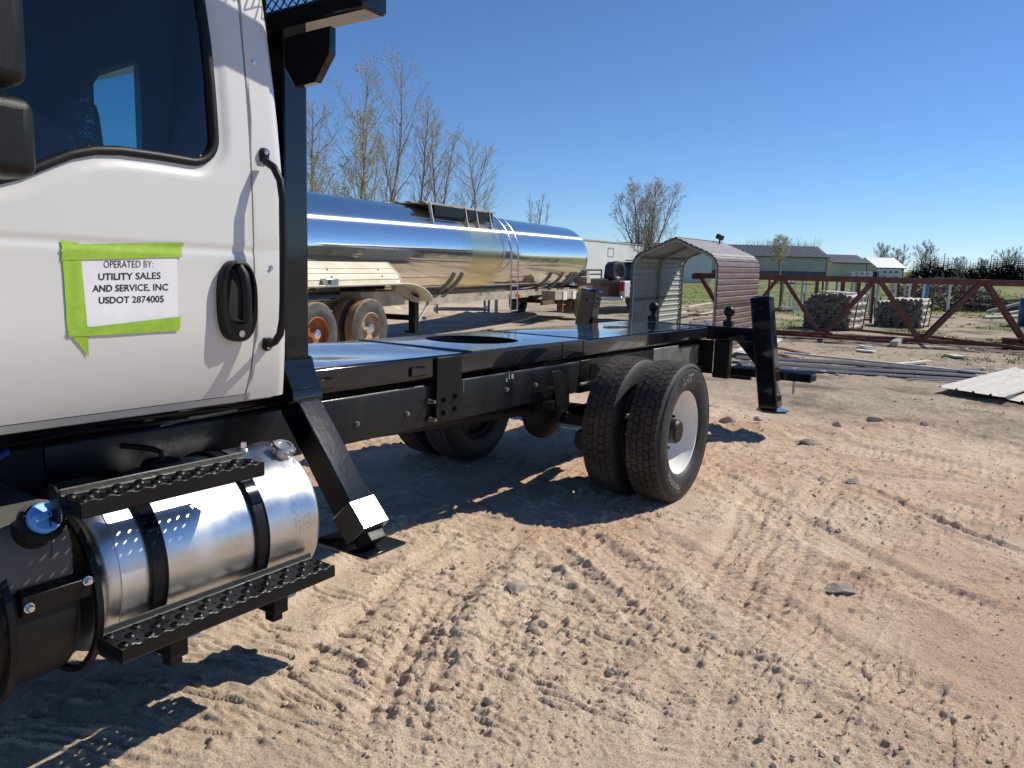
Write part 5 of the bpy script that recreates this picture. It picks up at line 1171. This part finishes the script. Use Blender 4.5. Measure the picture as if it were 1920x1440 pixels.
# ------------------------------------------------------------------ bundles of logs
lmesh = MB().lathe([(-.60,.001),(-.60,.061),(.60,.061),(.60,.001)], (0,0,0), (1,0,0), 12).mesh('log', X['bark'], 40)
lmesh.materials.append(X['logend'])
for p in lmesh.polygons:
    if abs(p.normal.x) > .8: p.material_index = 1
def bundle(px, py, cols, rows, label, rz, boards):
    p = gpz(px, py); t = thing('log_bundle', label, 'logs', (p.x, p.y, p.z), rz, 'log bundles'); lr = random.Random(int(px))
    W_ = cols*.118
    for r_ in range(rows):
        c = cols - (r_ % 2) - (lr.choice((1,3)) if r_ > rows-2 else 0)
        for k in range(c):
            o = link('log', lmesh, t); s = lr.uniform(.80, 1.10); o.location = (lr.uniform(-.10,.10), -W_/2+.06+.118*(k+.5*(r_ % 2)) + lr.uniform(-.008,.008), .09+.102*r_+lr.uniform(-.006,.006)); o.scale = (1, s, s); o.rotation_euler = (lr.random()*6, lr.uniform(-.01,.01), lr.uniform(-.012,.012))
    for x in (-.4,.4):
        for y, tl in ((-W_/2-.03,-.06),(W_/2+.03,.06)): part('stake', MB().beam((x,y*.96,0),(x,y+tl,rows*.102+.05),.03,.03), X['rust'], t)
    for x in (-.45,.45): part('bearer', MB().box(x-.04,x+.04,-W_/2,W_/2,0,.035), X['board_d'], t)
    if boards:
        for k in range(3): part('cover_board', MB().beam((-.55,-.35+.26*k,rows*.102+.10+.01*k),(.5,-.28+.26*k,rows*.102+.09+.01*k),.22,.025), X['board'], t)
bundle(1562, 616, 11, 9, 'log bundle between truss members with pale boards on top', math.radians(48), True)
bundle(1690, 612, 11, 8, 'log bundle without boards, right of the one with pale boards', math.radians(52), False)

# ------------------------------------------------------------------ stake racks and posts
def rack(px, py, w_, d_, h_, mm, label, rz, topbar=False, posts=((0,0),(1,0),(0,1),(1,1))):
    p = gpz(px, py); t = thing('pipe_rack', label, 'rack', (p.x,p.y,p.z), rz, 'pipe racks in the grass')
    for k, (a, b) in enumerate(posts): part('post', MB().beam(((a-.5)*w_,b*d_,0),((a-.5)*w_+rnd.uniform(-.03,.03),b*d_,h_*.78*rnd.uniform(.93,1.05)),.06,.06), X[mm[k % len(mm)]], t)
    for b in (0,1): part('base_rail', MB().box(-w_/2,w_/2,b*d_-.03,b*d_+.03,.08,.14), X[mm[0]], t)
    for a in (-.5,.5): part('cross_rail', MB().box(a*w_-.03,a*w_+.03,0,d_,.145,.20), X['whitepaint'], t)
    if topbar: part('top_rail', MB().box(-w_/2,w_/2,-.025,.025,h_*.78-.12,h_*.78-.07), X[mm[-1]], t)
rack(1462, 588, 1.0, 1.1, 1.55, ('rust','whitepaint','rust'), 'rusty and white pipe rack just right of the maroon carport wall', .1, True)
rack(1502, 586, .9, 1.2, 1.5, ('whitepaint','rust','postgrey'), 'white and rusty pipe rack behind the left log bundle', -.1, True)
rack(1552, 580, 1.1, 1.2, 1.5, ('rust','postgrey'), 'rusty pipe rack behind the boards on the log bundle', .15, False, ((0,0),(.4,0),(1,0),(0,1),(1,1)))
rack(1592, 584, 1.2, 1.3, 1.6, ('bluepost','rust','postgrey'), 'mixed rust and grey pipe rack between the two log bundles', 0, False, ((0,0),(.35,.2),(.7,0),(1,0),(0,1),(1,1)))
rack(1618, 606, .5, .9, 1.6, ('rust','rust'), 'narrow rusty rack standing close left of the right log bundle', .1)
rack(1652, 592, .9, 1.2, 1.7, ('postgrey','whitepaint'), 'grey and white pipe rack behind the right log bundle', .05, True)
rack(1698, 594, 1.2, 1.2, 1.75, ('postgrey','postgrey','rust'), 'tall grey pipe rack with top rail left of the blue post', -.05, True, ((0,0),(.4,0),(.7,0),(1,0),(0,1),(1,1)))
rack(1716, 600, .4, .8, 1.65, ('rust','whitepaint'), 'rusty pipe rack close beside the blue post', .1)
rack(868, 588, 1.5, .7, 1.35, ('postgrey','postgrey'), 'grey steel stand seen under the middle of the tank trailer', .2, True)
def post(px, py, h_, mm, label, tilt=0, base=True, name='pipe_post'):
    p = gpz(px, py); t = thing(name, label, 'post', (p.x,p.y,p.z), 0)
    part('pipe', MB().tube([(0,0,0),(tilt,0,h_)], .05, 12), X[mm], t)
    part('base_plate', MB().box(-.12,.12,-.12,.12,0,.03), X['rust'], t)
post(1729, 607, 1.35, 'bluepost', 'bright blue steel post standing right of the log bundles', .05)
post(930, 593, 1.1, 'whitepaint', 'white post standing beyond the tank ladder')
post(1776, 585, 1.35, 'whitepaint', 'pale post in front of the brush pile')
rail_p, rail_q = gpz(1735,600), gpz(1790,602)
o = part('white_rail', MB().beam(rail_p+Vector((0,0,.12)), rail_q+Vector((0,0,.12)), .10, .06), X['whitepaint']); tag(o, 'white board lying low beside the blue post', 'board')

# ------------------------------------------------------------------ brush pile, pipes, drum
bp = gpz(1800, 582); bt = thing('brush_pile', 'heap of dead branches in the grass beyond the pale post', 'brush pile', (bp.x,bp.y,bp.z), 0)
m = MB(); m2 = MB(); br = random.Random(5)
for k in range(520):
    a = br.uniform(-1,1); x = a*2.6; hmax = 1.45*max(.15, 1-abs(a+.35)**1.6*.9) if a < .3 else .75*(1.15-a); L = br.uniform(.5,1.6); an = br.uniform(0,6.28); el = br.gauss(.1,.45)
    c = Vector((x, br.uniform(-.9,.9), br.uniform(.05, max(.12,hmax)))); d = Vector((math.cos(an)*math.cos(el), math.sin(an)*math.cos(el), math.sin(el)))
    q0, q1 = c-d*L/2, c+d*L/2; q0.z = max(.02,q0.z); q1.z = max(.02,q1.z); md = (q0+q1)/2+Vector((br.gauss(0,.06),br.gauss(0,.06),br.gauss(0,.06)))
    (m if k % 3 else m2).tube([q0, md, q1], [br.uniform(.015,.045), br.uniform(.012,.03), .006], 4)
part('branches', m, X['brush'], bt)['kind'] = 'stuff'; part('pale_branches', m2, X['treebark'], bt)['kind'] = 'stuff'
for k, (a, b, r_, z_, l) in enumerate((((1850,592),(1935,560),.07,.15,'grey pipe propped on the heap at the right edge, uppermost'),((1862,596),(1940,577),.06,.08,'grey pipe lying under the propped pipe at the right edge'),((1845,598),(1930,594),.06,.05,'grey pipe flat on the ground at the right edge'))):
    p, q = gpz(*a), gpz(1930, 600); q = p + Vector((3.2, .6*k, .9-.42*k)); o = part('steel_pipe', MB().tube([p+Vector((0,0,z_)), q+Vector((0,0,z_))], r_, 12), X['postgrey']); tag(o, l, 'pipe', 'pipes at the right edge')
dp = gpz(1918, 612); dr = thing('plastic_drum', 'dark blue drum cut by the right edge of the picture', 'drum', (dp.x+.15,dp.y,dp.z), 0)
part('drum_body', MB().lathe([(0,.001),(0,.27),(.03,.29),(.28,.29),(.30,.30),(.32,.29),(.58,.29),(.60,.30),(.62,.29),(.86,.29),(.89,.27),(.89,.001)], (0,0,0), (0,0,1), 32), X['barrel'], dr, smooth=40)

# ------------------------------------------------------------------ sheets, boards and scrap on the ground
def ribbed(name, c0, c1, c2, nrib, mm, label, z=.05, h=.022, group=None, sag=0):
    """ribbed sheet: front edge c0-c1 (ribs cross it), ribs run towards c2 from c0"""
    c0, c1, c2 = Vector(c0), Vector(c1), Vector(c2); e = c1-c0; r_ = c2-c0; m = MB(); prof = []
    for k in range(nrib):
        for f, hh in ((0,0),(.06,0),(.12,h),(.20,h),(.26,0),(.60,0.0)): prof.append(((k+f)/nrib, hh))
    prof += [(1,0),(1.02,h)]
    n = len(prof)
    def P(k, t):
        f, hh = prof[k]; q = c0+e*f+r_*t; return (q.x, q.y, z+gz(q.x,q.y)*.3+hh - sag*math.sin(math.pi*t))
    m.grid(P, list(range(n)), [0,.33,.66,1.0])
    b = len(m.v); m.grid(lambda k, t: (P(k,t)[0], P(k,t)[1], P(k,t)[2]-.004), list(range(n)), [0,.33,.66,1.0])
    o = part(name, m, X[mm], smooth=20); tag(o, label, 'metal sheet', group); return o
ribbed('metal_sheet', gpt(1757,737), gpt(1884,757), gpt(1900,699), 4, 'creampanel', 'cream ribbed metal sheet lying on the dirt at right, uppermost of two', .085, group='cream sheets')
ribbed('metal_sheet', gpt(1880,752), gpt(2010,775), gpt(2060,712), 4, 'creampanel', 'cream ribbed metal sheet cut by the right edge under the other', .03, group='cream sheets')
for k, (a, b, w_, z_, l) in enumerate((((1380,677),(1838,707),.34,.075,'uppermost long slate roof panel on the pile behind the outrigger leg'),((1385,682),(1832,711),.32,.045,'second long slate roof panel under the top one behind the leg'),((1390,687),(1842,715),.32,.018,'lowest slate panel showing along the near side of the panel pile'))):
    p, q = gpt(*a), gpt(*b); d = (q-p).normalized(); nrm = Vector((-d.y,d.x,0))
    pr = [(-w_/2,0),(-w_/2+.02,.02),(-w_/2+.05,.02),(-w_/2+.07,.004),(-.02,.004),(0,.02),(.03,.02),(.05,.004),(w_/2-.05,.004),(w_/2-.03,.02),(w_/2,.02)]
    m = MB(); m.grid(lambda i, t: tuple(p+(q-p)*t+nrm*pr[i][0]+Vector((0,0,z_+pr[i][1]+gz((p+(q-p)*t).x,(p+(q-p)*t).y)))), list(range(len(pr))), [0,.25,.5,.75,1.0])
    m.grid(lambda i, t: tuple(p+(q-p)*t+nrm*pr[i][0]+Vector((0,0,z_-.012+gz((p+(q-p)*t).x,(p+(q-p)*t).y)))), [0,len(pr)-1], [0,.25,.5,.75,1.0])
    o = part('roof_panel', m, X['panelgrey'], smooth=20); tag(o, l, 'metal panel', 'slate roof panels')
def board(a, b, w_, t_, z_, mm, label, name='board', cat='board', group='boards and scrap'):
    p, q = gpz(*a), gpz(*b); o = part(name, MB().beam(p+Vector((0,0,z_)), q+Vector((0,0,z_)), w_, t_), X[mm]); tag(o, label, cat, group)
board((1470,671),(1850,712), .06, .03, .10, 'board', 'long thin pale board lying along the slate panels')
board((1655,692),(1742,683), .12, .03, .06, 'board', 'pale board angled out from the long slate panels')
board((1700,714),(1838,720), .04, .02, .03, 'postgrey', 'thin grey trim strip in front of the slate panels')
board((1608,659),(1640,662), .20, .03, .03, 'whitepaint', 'small white scrap board nearest the slate panels')
board((1612,652),(1636,656), .10, .02, .05, 'whitepaint', 'narrow white scrap board above the other white scraps')
board((1675,650),(1690,640), .14, .10, .06, 'bark', 'short pale log end lying before the truss')
board((1783,668),(1800,672), .22, .03, .03, 'board', 'lone pale scrap right of the truss foot')
board((1850,706),(1862,712), .12, .03, .03, 'board', 'tiny pale chip beside the cream sheets')
board((1462,662),(1512,674), .12, .03, .10, 'oxide', 'red steel offcut beside the outrigger leg, upper')
board((1455,668),(1500,680), .08, .03, .04, 'oxide', 'red steel offcut beside the outrigger leg, lower')
board((1886,652),(1904,655), .25, .22, .12, 'oxide', 'square rusty block at the right foot of the truss', 'steel_block', 'block')
ribbed('metal_sheet', gpt(1372,668), gpt(1432,640), gpt(1412,676), 3, 'whitepaint', 'white ribbed sheet lying under the rear of the truck', .10)
ribbed('metal_sheet', gpt(1290,612), gpt(1368,606), gpt(1300,628), 3, 'maroon', 'dark red ribbed sheet on the ground inside the carport mouth', .12)
for k in range(7):
    a = (1270+rnd.uniform(0,40), 596+rnd.uniform(-8,10)); b = (a[0]+rnd.uniform(30,75), a[1]+rnd.uniform(-12,6))
    board(a, b, .10, .04, .06+.05*k, ('board','board_d','oxide')[k % 3], 'loose board in the scrap heap behind the carport', 'scrap_board', 'board', 'scrap heap behind the carport')
# splinters and chips too small to tell apart
def chips():
    m = MB(); n = 0
    for k in range(420):
        p = gpt(rnd.uniform(1400,1960), 606+104*rnd.random()**1.2)
        if k < 60: p = gpt(rnd.uniform(1260,1340), rnd.uniform(585,606))
        z = gz(p.x, p.y) if k % 3 == 0 else .0; a = rnd.random()*6.28; L = .04+.16*rnd.random()**2; d = Vector((math.cos(a),math.sin(a),rnd.uniform(-.1,.1)))*L/2
        c = Vector((p.x,p.y,z+.03)); m.beam(c-d, c+d, .015+.04*rnd.random()**2, .012)
    o = part('wood_chips', m, X['board']); tag(o, 'pale wood chips and splinters strewn between the truss and the panels', 'debris', kind='stuff')
chips()
# ------------------------------------------------------------------ far sheds
def shed(name, label, px_l, px_r, py_base, dist, eave, ridge, depth, wall, gable, roof, skew):
    cl = _ray(px_l, py_base); cr = _ray(px_r, py_base)
    pl = Vector((cl.x, cl.y, 0))/cl.y*dist*1.0; pr = Vector((cr.x, cr.y, 0))/cr.y*(dist+skew)
    d = pr-pl; L = d.length; t = thing(name, label, 'building', (pl.x, pl.y, 0), math.atan2(d.y, d.x), 'far sheds')
    part('wall', MB().box(0,L,0,.2,-.5,eave), X[wall], t); part('wall', MB().box(0,L,depth-.2,depth,-.5,eave), X[wall], t)
    for x in (0, L-.2): part('gable_wall', MB().prism([(x,.2,-.5),(x,depth-.2,-.5),(x,depth-.2,eave),(x,depth/2,ridge-.1),(x,.2,eave)], (.2,0,0)), X[gable], t)
    for sgn in (0,1):
        y0, y1 = (-.5, depth/2) if sgn == 0 else (depth+.5, depth/2); e0 = eave-.5*(ridge-eave)/(depth/2)
        rf = part('roof', MB().prism([(-.6,y0,e0),(-.6,y1,ridge),(-.6,y1,ridge+.15),(-.6,y0,e0+.15)], (L+1.2,0,0)), X[roof], t)
        if sgn == 0:
            n = int(L/1.0)
            m = MB()
            for k in range(n): x = -.3+(L+.6)*k/n; m.beam((x,y0,e0+.17),(x,y1,ridge+.17),.10,.06)
            part('roof_ribs', m, X[roof], rf)['kind'] = 'stuff'
    part('corner_trim', MB().box(L-.12,L+.06,-.06,.12,-.5,eave), X['trim'], t)
    part('fascia', MB().box(-.6,L+.6,-.56,-.502,e0-.05,e0+.12), X['trim'], t)
    return t, L
t, L = shed('machine_shed', 'long sage green machine shed with dark grey roof', 1272, 1548, 517, 172, 4.5, 6.9, 12, 'shedwall','shedgable','shedroof', 4)
m = MB()
for i, ch in enumerate('OIOIO'):
    if ch == 'O': m.lathe([(0,.55),(0,.40),(-.05,.40),(-.05,.55)], (3.4+i*.95,-.03,3.1), (0,-1,0), 20, closed_prof=True)
    else: m.box(3.3+i*.95,3.5+i*.95,-.08,-.03,2.6,3.6)
part('wall_emblem', m, X['trim'], t); part('base_band', MB().box(0,L,-.04,-.01,-.5,1.1), X['shedroof'], t)
shed('small_shed', 'smaller sage shed with dark roof right of the long one', 1560, 1624, 514, 185, 3.5, 5.3, 9, 'shedgable','shedgable','shedroof', 3)
shed('white_roofed_shed', 'shed with bright white roof at the end of the row', 1644, 1693, 516, 195, 2.6, 4.9, 8, 'shedwall','shedgable','whiteroof', 3)
def farbox(px, py, dist, w_, h_, mm, name, label, cat):
    c = _ray(px, py); p = Vector((c.x,c.y,0))/c.y*dist; t = thing(name, label, cat, (p.x,p.y,-.1), math.radians(-12)); z0 = .5
    part('body', MB().prism([(0,0,z0),(0,0,z0+h_*.75),(w_*.06,0,z0+h_),(w_*.95,0,z0+h_),(w_,0,z0+h_*.7),(w_,0,z0)], (0,2.2,0)), X[mm], t, bevel=.05)
    for k in range(3): part('window', MB().box(w_*(.18+.25*k),w_*(.30+.25*k),-.02,-.004,z0+h_*.5,z0+h_*.78), X['carglass'], t)
    for x in (w_*.25,w_*.75):
        for y in (0,2.0): part('wheel', MB().lathe([(0,.001),(0,.35),(.2,.35),(.2,.001)], (x,y,.35), (0,1,0), 16), X['mudtyre'], t)
farbox(1648, 516, 150, 4.2, 1.6, 'carwhite', 'camper_trailer', 'white camper trailer parked before the white roofed shed', 'camper')
farbox(1596, 516, 150, 4.0, 1.0, 'alu_d', 'covered_boat', 'low grey covered boat on a trailer before the small shed', 'boat')
farbox(1632, 516, 152, 1.9, 1.1, 'rust', 'farm_vehicle', 'small brown vehicle between the boat and the camper', 'vehicle')
# big dark workshop out of frame to the right; the polished tank mirrors it
ws = thing('workshop', 'dark metal workshop mirrored in the side of the polished tank', 'building', (44.6,54.4,0), math.atan2(41-54.4, 53.4-44.6))
part('wall', MB().box(0,16,0,.3,-.5,5.4), X['shedroof'], ws); part('wall', MB().box(0,16,-12.3,-12,-.5,5.4), X['shedroof'], ws)
for x in (0,15.7): part('wall', MB().box(x,x+.3,-12,0,-.5,5.4), X['shedroof'], ws)
part('roof', MB().prism([(-.5,.5,5.3),(-.5,-6,7.0),(-.5,-12.5,5.3),(-.5,-12.5,5.45),(-.5,-6,7.15),(-.5,.5,5.45)], (17,0,0)), X['shedroof'], ws)
for x in (3,8.5): part('window', MB().box(x,x+3,-12.36,-12.31,2.6,3.4), X['whitepaint'], ws)
# ------------------------------------------------------------------ trees
def grow_tree(rg, H, r0, nprim, plen, lean=(0,0), stems=1, up=.55, nsec=8, nter=4, tstart=.18, spread=38, wob=.05, rt=.85):
    trunk = MB(); twig = MB(); tips = []
    def path(p, d, L, n, wander, upb):
        pts = [Vector(p)]; d = Vector(d).normalized()
        for i in range(n):
            d = (d + Vector((rg.gauss(0,wander), rg.gauss(0,wander), rg.gauss(0,wander)*.5)) + Vector((0,0,upb))).normalized(); pts.append(pts[-1]+d*L/n)
        return pts
    def at(pts, t):
        x = t*(len(pts)-1); i = min(int(x), len(pts)-2); return pts[i].lerp(pts[i+1], x-i), (pts[i+1]-pts[i]).normalized()
    def side(d, ang, az):
        a = d.orthogonal().normalized(); b = d.cross(a); return (d*math.cos(ang) + (a*math.cos(az)+b*math.sin(az))*math.sin(ang)).normalized()
    for s in range(stems):
        if stems == 1: d0 = Vector((lean[0], lean[1], 1)); Hs = H
        else: a = 6.28*s/stems+rg.random(); k = rg.uniform(.05,.12) if stems < 3 else (.05+.30*((s*3) % stems)/stems); d0 = Vector((math.cos(a)*k+lean[0], math.sin(a)*k+lean[1], 1)); Hs = H*rg.uniform(.82,1.0)
        tp = path((0,0,-.3) if stems == 1 else (d0.x*.3,d0.y*.3,-.3), d0, Hs+.3, 10, wob, .02)
        rs = [r0*(1-.93*(i/10)**.9)*(1 if stems == 1 else .62) + .006 for i in range(11)]; trunk.tube(tp, rs, 7, caps=False)
        np_ = int(nprim/stems) if stems > 1 else nprim
        for k in range(np_):
            t = tstart+(.97-tstart)*(k+rg.random()*.8)/np_; p, d = at(tp, t); az = k*2.4+rg.uniform(-.4,.4)
            L = plen*H*(.42+1.15*t-1.38*t*t)*1.25*rg.uniform(.75,1.2); dd = side(d, math.radians(spread+rg.uniform(-10,12)), az); r1 = max(.011, rs[int(t*10)]*.42)
            pp = path(p, dd, L, 6, .10, up*.16); (trunk if k % 1 == 0 else twig).tube(pp, [r1*(1-.85*i/6)+.004 for i in range(7)], 4, caps=False)
            for q in range(nsec):
                t2 = .15+.83*(q+rg.random())/nsec; p2, d2 = at(pp, t2); L2 = L*.48*(1-.6*t2)*rg.uniform(.7,1.3)+.15
                s2 = path(p2, side(d2, math.radians(rg.uniform(25,48)), rg.random()*6.28), L2, 4, .12, up*.16); twig.tube(s2, [rt*.0085,rt*.0075,rt*.0065,rt*.005,rt*.0035], 3, caps=False); tips.append(s2[-1])
                for w in range(nter):
                    t3 = rg.uniform(.2,1.0); p3, d3 = at(s2, t3); L3 = L2*rg.uniform(.3,.6)+.08
                    s3 = path(p3, side(d3, math.radians(rg.uniform(20,45)), rg.random()*6.28), L3, 2, .12, up*.2); twig.tube(s3, [rt*.0062,rt*.005,rt*.003], 3, caps=False); tips.append(s3[-1]); tips.append(s3[1])
    return trunk, twig, tips
def buds(rg, tips, frac, size):
    m = MB()
    for p in tips:
        if rg.random() > frac: continue
        for _ in range(2):
            c = p + Vector((rg.gauss(0,size), rg.gauss(0,size), rg.gauss(0,size))); a = Vector((rg.gauss(0,1),rg.gauss(0,1),rg.gauss(0,1))).normalized()*size; b = a.orthogonal().normalized()*size*.55
            m.add([c-a, c+b, c+a, c-b], [(0,1,2,3)])
    return m
def tree(label, px, dist, H, seed, bud=None, bfrac=.3, bsize=.05, bark='treebark', tw='twig', name='bare_tree', group='bare trees behind the tank trailer', **kw):
    rg = random.Random(seed); c = _ray(px, 500); p = Vector((c.x,c.y,0))/c.y*dist
    t = thing(name, label, 'tree', (p.x,p.y,-.1), 0, group); tr_, twg, tips = grow_tree(rg, H, **kw)
    part('trunk', tr_, X[bark], t, smooth=60); cr = part('crown', twg, X[tw], t, smooth=0)
    cr['kind'] = 'stuff'
    if bud: part('buds', buds(rg, tips, bfrac, bsize), X[bud], cr, smooth=0)['kind'] = 'stuff'
    return t
def hpx(py, hor, dist): return HC + (hor-py)/F_PX*dist
D = 42
tree('bushy bare tree with russet twigs rising closest to the cab', 588, D-2, hpx(150,486,D)*.80, 1, 'budred', .22, .045, r0=.15, nprim=26, plen=.36, spread=34, nsec=9)
tree('low olive leafed tree nearest the russet one', 622, D-6, hpx(262,486,D-6), 2, 'bud', .55, .05, name='budding_tree', r0=.09, nprim=22, plen=.34, spread=36, stems=2)
tree('low olive leafed tree left of the tallest bare tree', 652, D-6, hpx(225,487,D-6), 3, 'bud', .55, .05, name='budding_tree', r0=.10, nprim=24, plen=.30, spread=34)
tree('tallest bare tree with forked trunk behind the tank', 706, D, hpx(96,487,D)*1.04, 4, 'bud', .30, .045, r0=.17, nprim=40, plen=.30, spread=27, stems=2, lean=(.0,0), nsec=8)
tree('slim bare tree just right of the tallest one', 759, D, hpx(215,488,D)*.85, 5, None, r0=.09, nprim=20, plen=.22, spread=28, lean=(.02,0))
tree('bare tree with leaning dark trunk left of the middle', 766, D, hpx(165,488,D)*.86, 6, 'budyel', .12, .04, r0=.12, nprim=26, plen=.28, spread=27, lean=(.14,0))
tree('straight bare tree above the walkway left end', 816, D, hpx(185,489,D)*.84, 7, 'budyel', .16, .045, r0=.10, nprim=26, plen=.27, spread=36)
tree('bare tree with open forked crown above the walkway', 838, D, hpx(182,489,D)*.86, 8, 'budyel', .2, .045, r0=.12, nprim=28, plen=.26, spread=30, stems=2, lean=(.03,0))
tree('thin bare tree at the right end of the row', 889, D, hpx(248,490,D)*.92, 9, None, r0=.075, nprim=26, plen=.30, spread=48)
tree('small clump of upright bare shoots over the tank end', 1003, 55, hpx(352,492,55), 10, 'budyel', .15, .05, name='bare_shoots', r0=.10, nprim=30, plen=.20, spread=16, stems=6, nsec=5, nter=3)
tree('round crowned maple in bud above the arched carport', 1206, 48, hpx(324,497,48)*.93, 11, 'budred', .35, .045, name='budding_maple', group=None, r0=.14, nprim=112, plen=.28, spread=30, stems=8, nsec=8, nter=4, tstart=.12)
tree('small yellow green tree in front of the long shed', 1466, 95, hpx(448,504,95), 12, 'budyel', .40, .07, name='budding_tree', group=None, r0=.14, nprim=26, plen=.40, spread=50, tstart=.35, nsec=8, nter=5, rt=1.4)
# far deciduous crowns over the sheds and windbreak
for k, (px, top, dist, w_, l) in enumerate(((1655,463,215,.46,'far bare tree behind the small shed'),(1690,466,215,.42,'far bare tree behind the white roofed shed'),(1735,456,205,.50,'tall round bare tree at the left of the windbreak'),(1800,482,230,.45,'bare crown showing over the middle of the spruces'),(1845,484,230,.45,'bare crown showing above the spruces right of the middle'),(1890,465,220,.5,'big bare crown over the right end of the spruces'))):
    tree(l, px, dist, hpx(top,507,dist)*1.12, 30+k, None, bark='fartwig', tw='fartwig', name='far_bare_tree', group='far bare trees', r0=.22, nprim=40, plen=w_*.85, spread=46, nsec=8, nter=4, tstart=.12, stems=4, rt=3.5)
for ob in [o for o in bpy.data.objects if o.name.startswith('crown') and o.parent and o.parent.name.startswith('far_bare_tree')]:
    pass
# spruce windbreak
def spruce_mesh(seed, H):
    rg = random.Random(seed); m = MB(); rows = 15
    for i in range(rows):
        z = H*(.03+.95*i/rows); rad = H*.27*(1-i/rows)**.85+.12; n = 11 if i < 9 else 7
        for k in range(n):
            a = 6.28*(k+rg.random()*.7)/n; L = rad*rg.uniform(.7,1.2); w = L*.42; d = Vector((math.cos(a),math.sin(a),0)); s = Vector((-d.y,d.x,0)); dz_ = -L*rg.uniform(.12,.38)
            b = Vector((0,0,z+H*.035)); e = b+d*L+Vector((0,0,dz_)); md = b+d*L*.55+Vector((0,0,dz_*.3))
            m.add([b, md+s*w*.5, e, md-s*w*.5, md+Vector((0,0,-.12*L))], [(0,1,2),(0,2,3),(1,4,2),(2,4,3)])
    m.lathe([(H*.93,.12),(H*1.02,.01)], (0,0,0), (0,0,1), 5)
    return m
sm = []
for k in range(4): sm.append((spruce_mesh(50+k, 10).mesh('crown', X['spruce'], 0), MB().tube([(0,0,-.5),(0,0,9.5)], [.2,.03], 6).mesh('trunk', X['treebark'], 60)))
specs = [(1712,492),(1726,486),(1742,475),(1752,484),(1768,478),(1783,490),(1797,494),(1811,489),(1823,494),(1832,486),(1845,491),(1856,480),(1868,486),(1878,476),(1889,482),(1900,474),(1911,481),(1924,474),(1938,478),(1955,482)]
specs = specs + [(px+rnd.uniform(4,9), top+rnd.uniform(1,8)) for px, top in specs]
for k, (px, top) in enumerate(specs):
    dist = 190+rnd.uniform(-6,10); c = _ray(px, 510); p = Vector((c.x,c.y,0))/c.y*dist; H = hpx(top, 509+.012*(px-1700), dist)+.6
    t = thing('spruce_tree', 'dark spruce standing in the far windbreak beyond the green field', 'tree', (p.x,p.y,-.3), rnd.random()*6, 'spruce windbreak')
    me, mt = sm[k % 4]; s = H/10
    for nm, q in (('crown', me), ('trunk', mt)):
        o = link(nm, q, t); o.scale = (s*2.1, s*2.1, s)
# distant tree lines round the yard (stands in the reflections as well as over the long shed)
def treeline(label, az0, az1, dist, h0, h1, n, seed, mm):
    rg = random.Random(seed); m = MB()
    for k in range(n):
        a = math.radians(az0+(az1-az0)*(k+rg.random())/n); d = dist*rg.uniform(.94,1.06); c = Vector((math.sin(a)*d, math.cos(a)*d, 0)); h = rg.uniform(h0,h1)
        for j in range(9):
            an = rg.random()*6.28; sp = h*rg.uniform(.08,.32); b = c+Vector((math.cos(an)*sp*.2, math.sin(an)*sp*.2, h*.15)); e = c+Vector((math.cos(an)*sp, math.sin(an)*sp, h*rg.uniform(.6,1.0)))
            m.tube([b, b.lerp(e,.5)+Vector((0,0,h*.05)), e], [.10,.07,.03], 3, caps=False)
    o = part('distant_treeline', m, X[mm], smooth=0); tag(o, label, 'trees', kind='stuff')
treeline('thin line of bare treetops beyond the long shed roof', 16.5, 21.5, 330, 12, 15, 60, 5, 'fartwig')
treeline('distant bare woods along the horizon right of the picture', 38, 130, 420, 8, 15, 260, 6, 'fartwig')
# ------------------------------------------------------------------ grass tufts at the yard edge
def tufts():
    N = 15000; pxs = nrng.uniform(1180, 1990, N); pys = 528 + 190*nrng.random(N)**1.3
    P = np.array([tuple(gpt(a, b)) for a, b in zip(pxs, pys)]); fl = ground_fields(P[:,0], P[:,1]); m = [MB(), MB()]
    dist = np.hypot(P[:,0], P[:,1]); ok = np.nonzero((nrng.random(N) < fl[3]*1.2) & (dist < 75))[0][:1800]
    for k in ok:
        x, y, z = P[k,0], P[k,1], fl[0][k]; b = m[rnd.random() < .35]
        for _ in range(5):
            a = rnd.random()*6.28; h = rnd.uniform(.03,.08); w = .010+dist[k]*.0004; ox, oy = rnd.gauss(0,.06), rnd.gauss(0,.06); ln = rnd.uniform(.01,.08)
            b.add([(x+ox-math.sin(a)*w, y+oy+math.cos(a)*w, z-.01), (x+ox+math.sin(a)*w, y+oy-math.cos(a)*w, z-.01), (x+ox+math.cos(a)*ln, y+oy+math.sin(a)*ln, z+h)], [(0,1,2)])
    for b, c, l in ((m[0], mat('fresh_grass', (.16,.24,.06), (.22,.30,.09), 2, rough=.8), 'short fresh grass tufts round the truss and racks'), (m[1], mat('dry_grass', (.36,.30,.17), (.46,.40,.25), 2, rough=.85), 'dry straw coloured grass tufts among the scrap')):
        o = part('grass', b, c, smooth=0); tag(o, l, 'grass', kind='stuff')
tufts()
print('objects', len(bpy.data.objects))
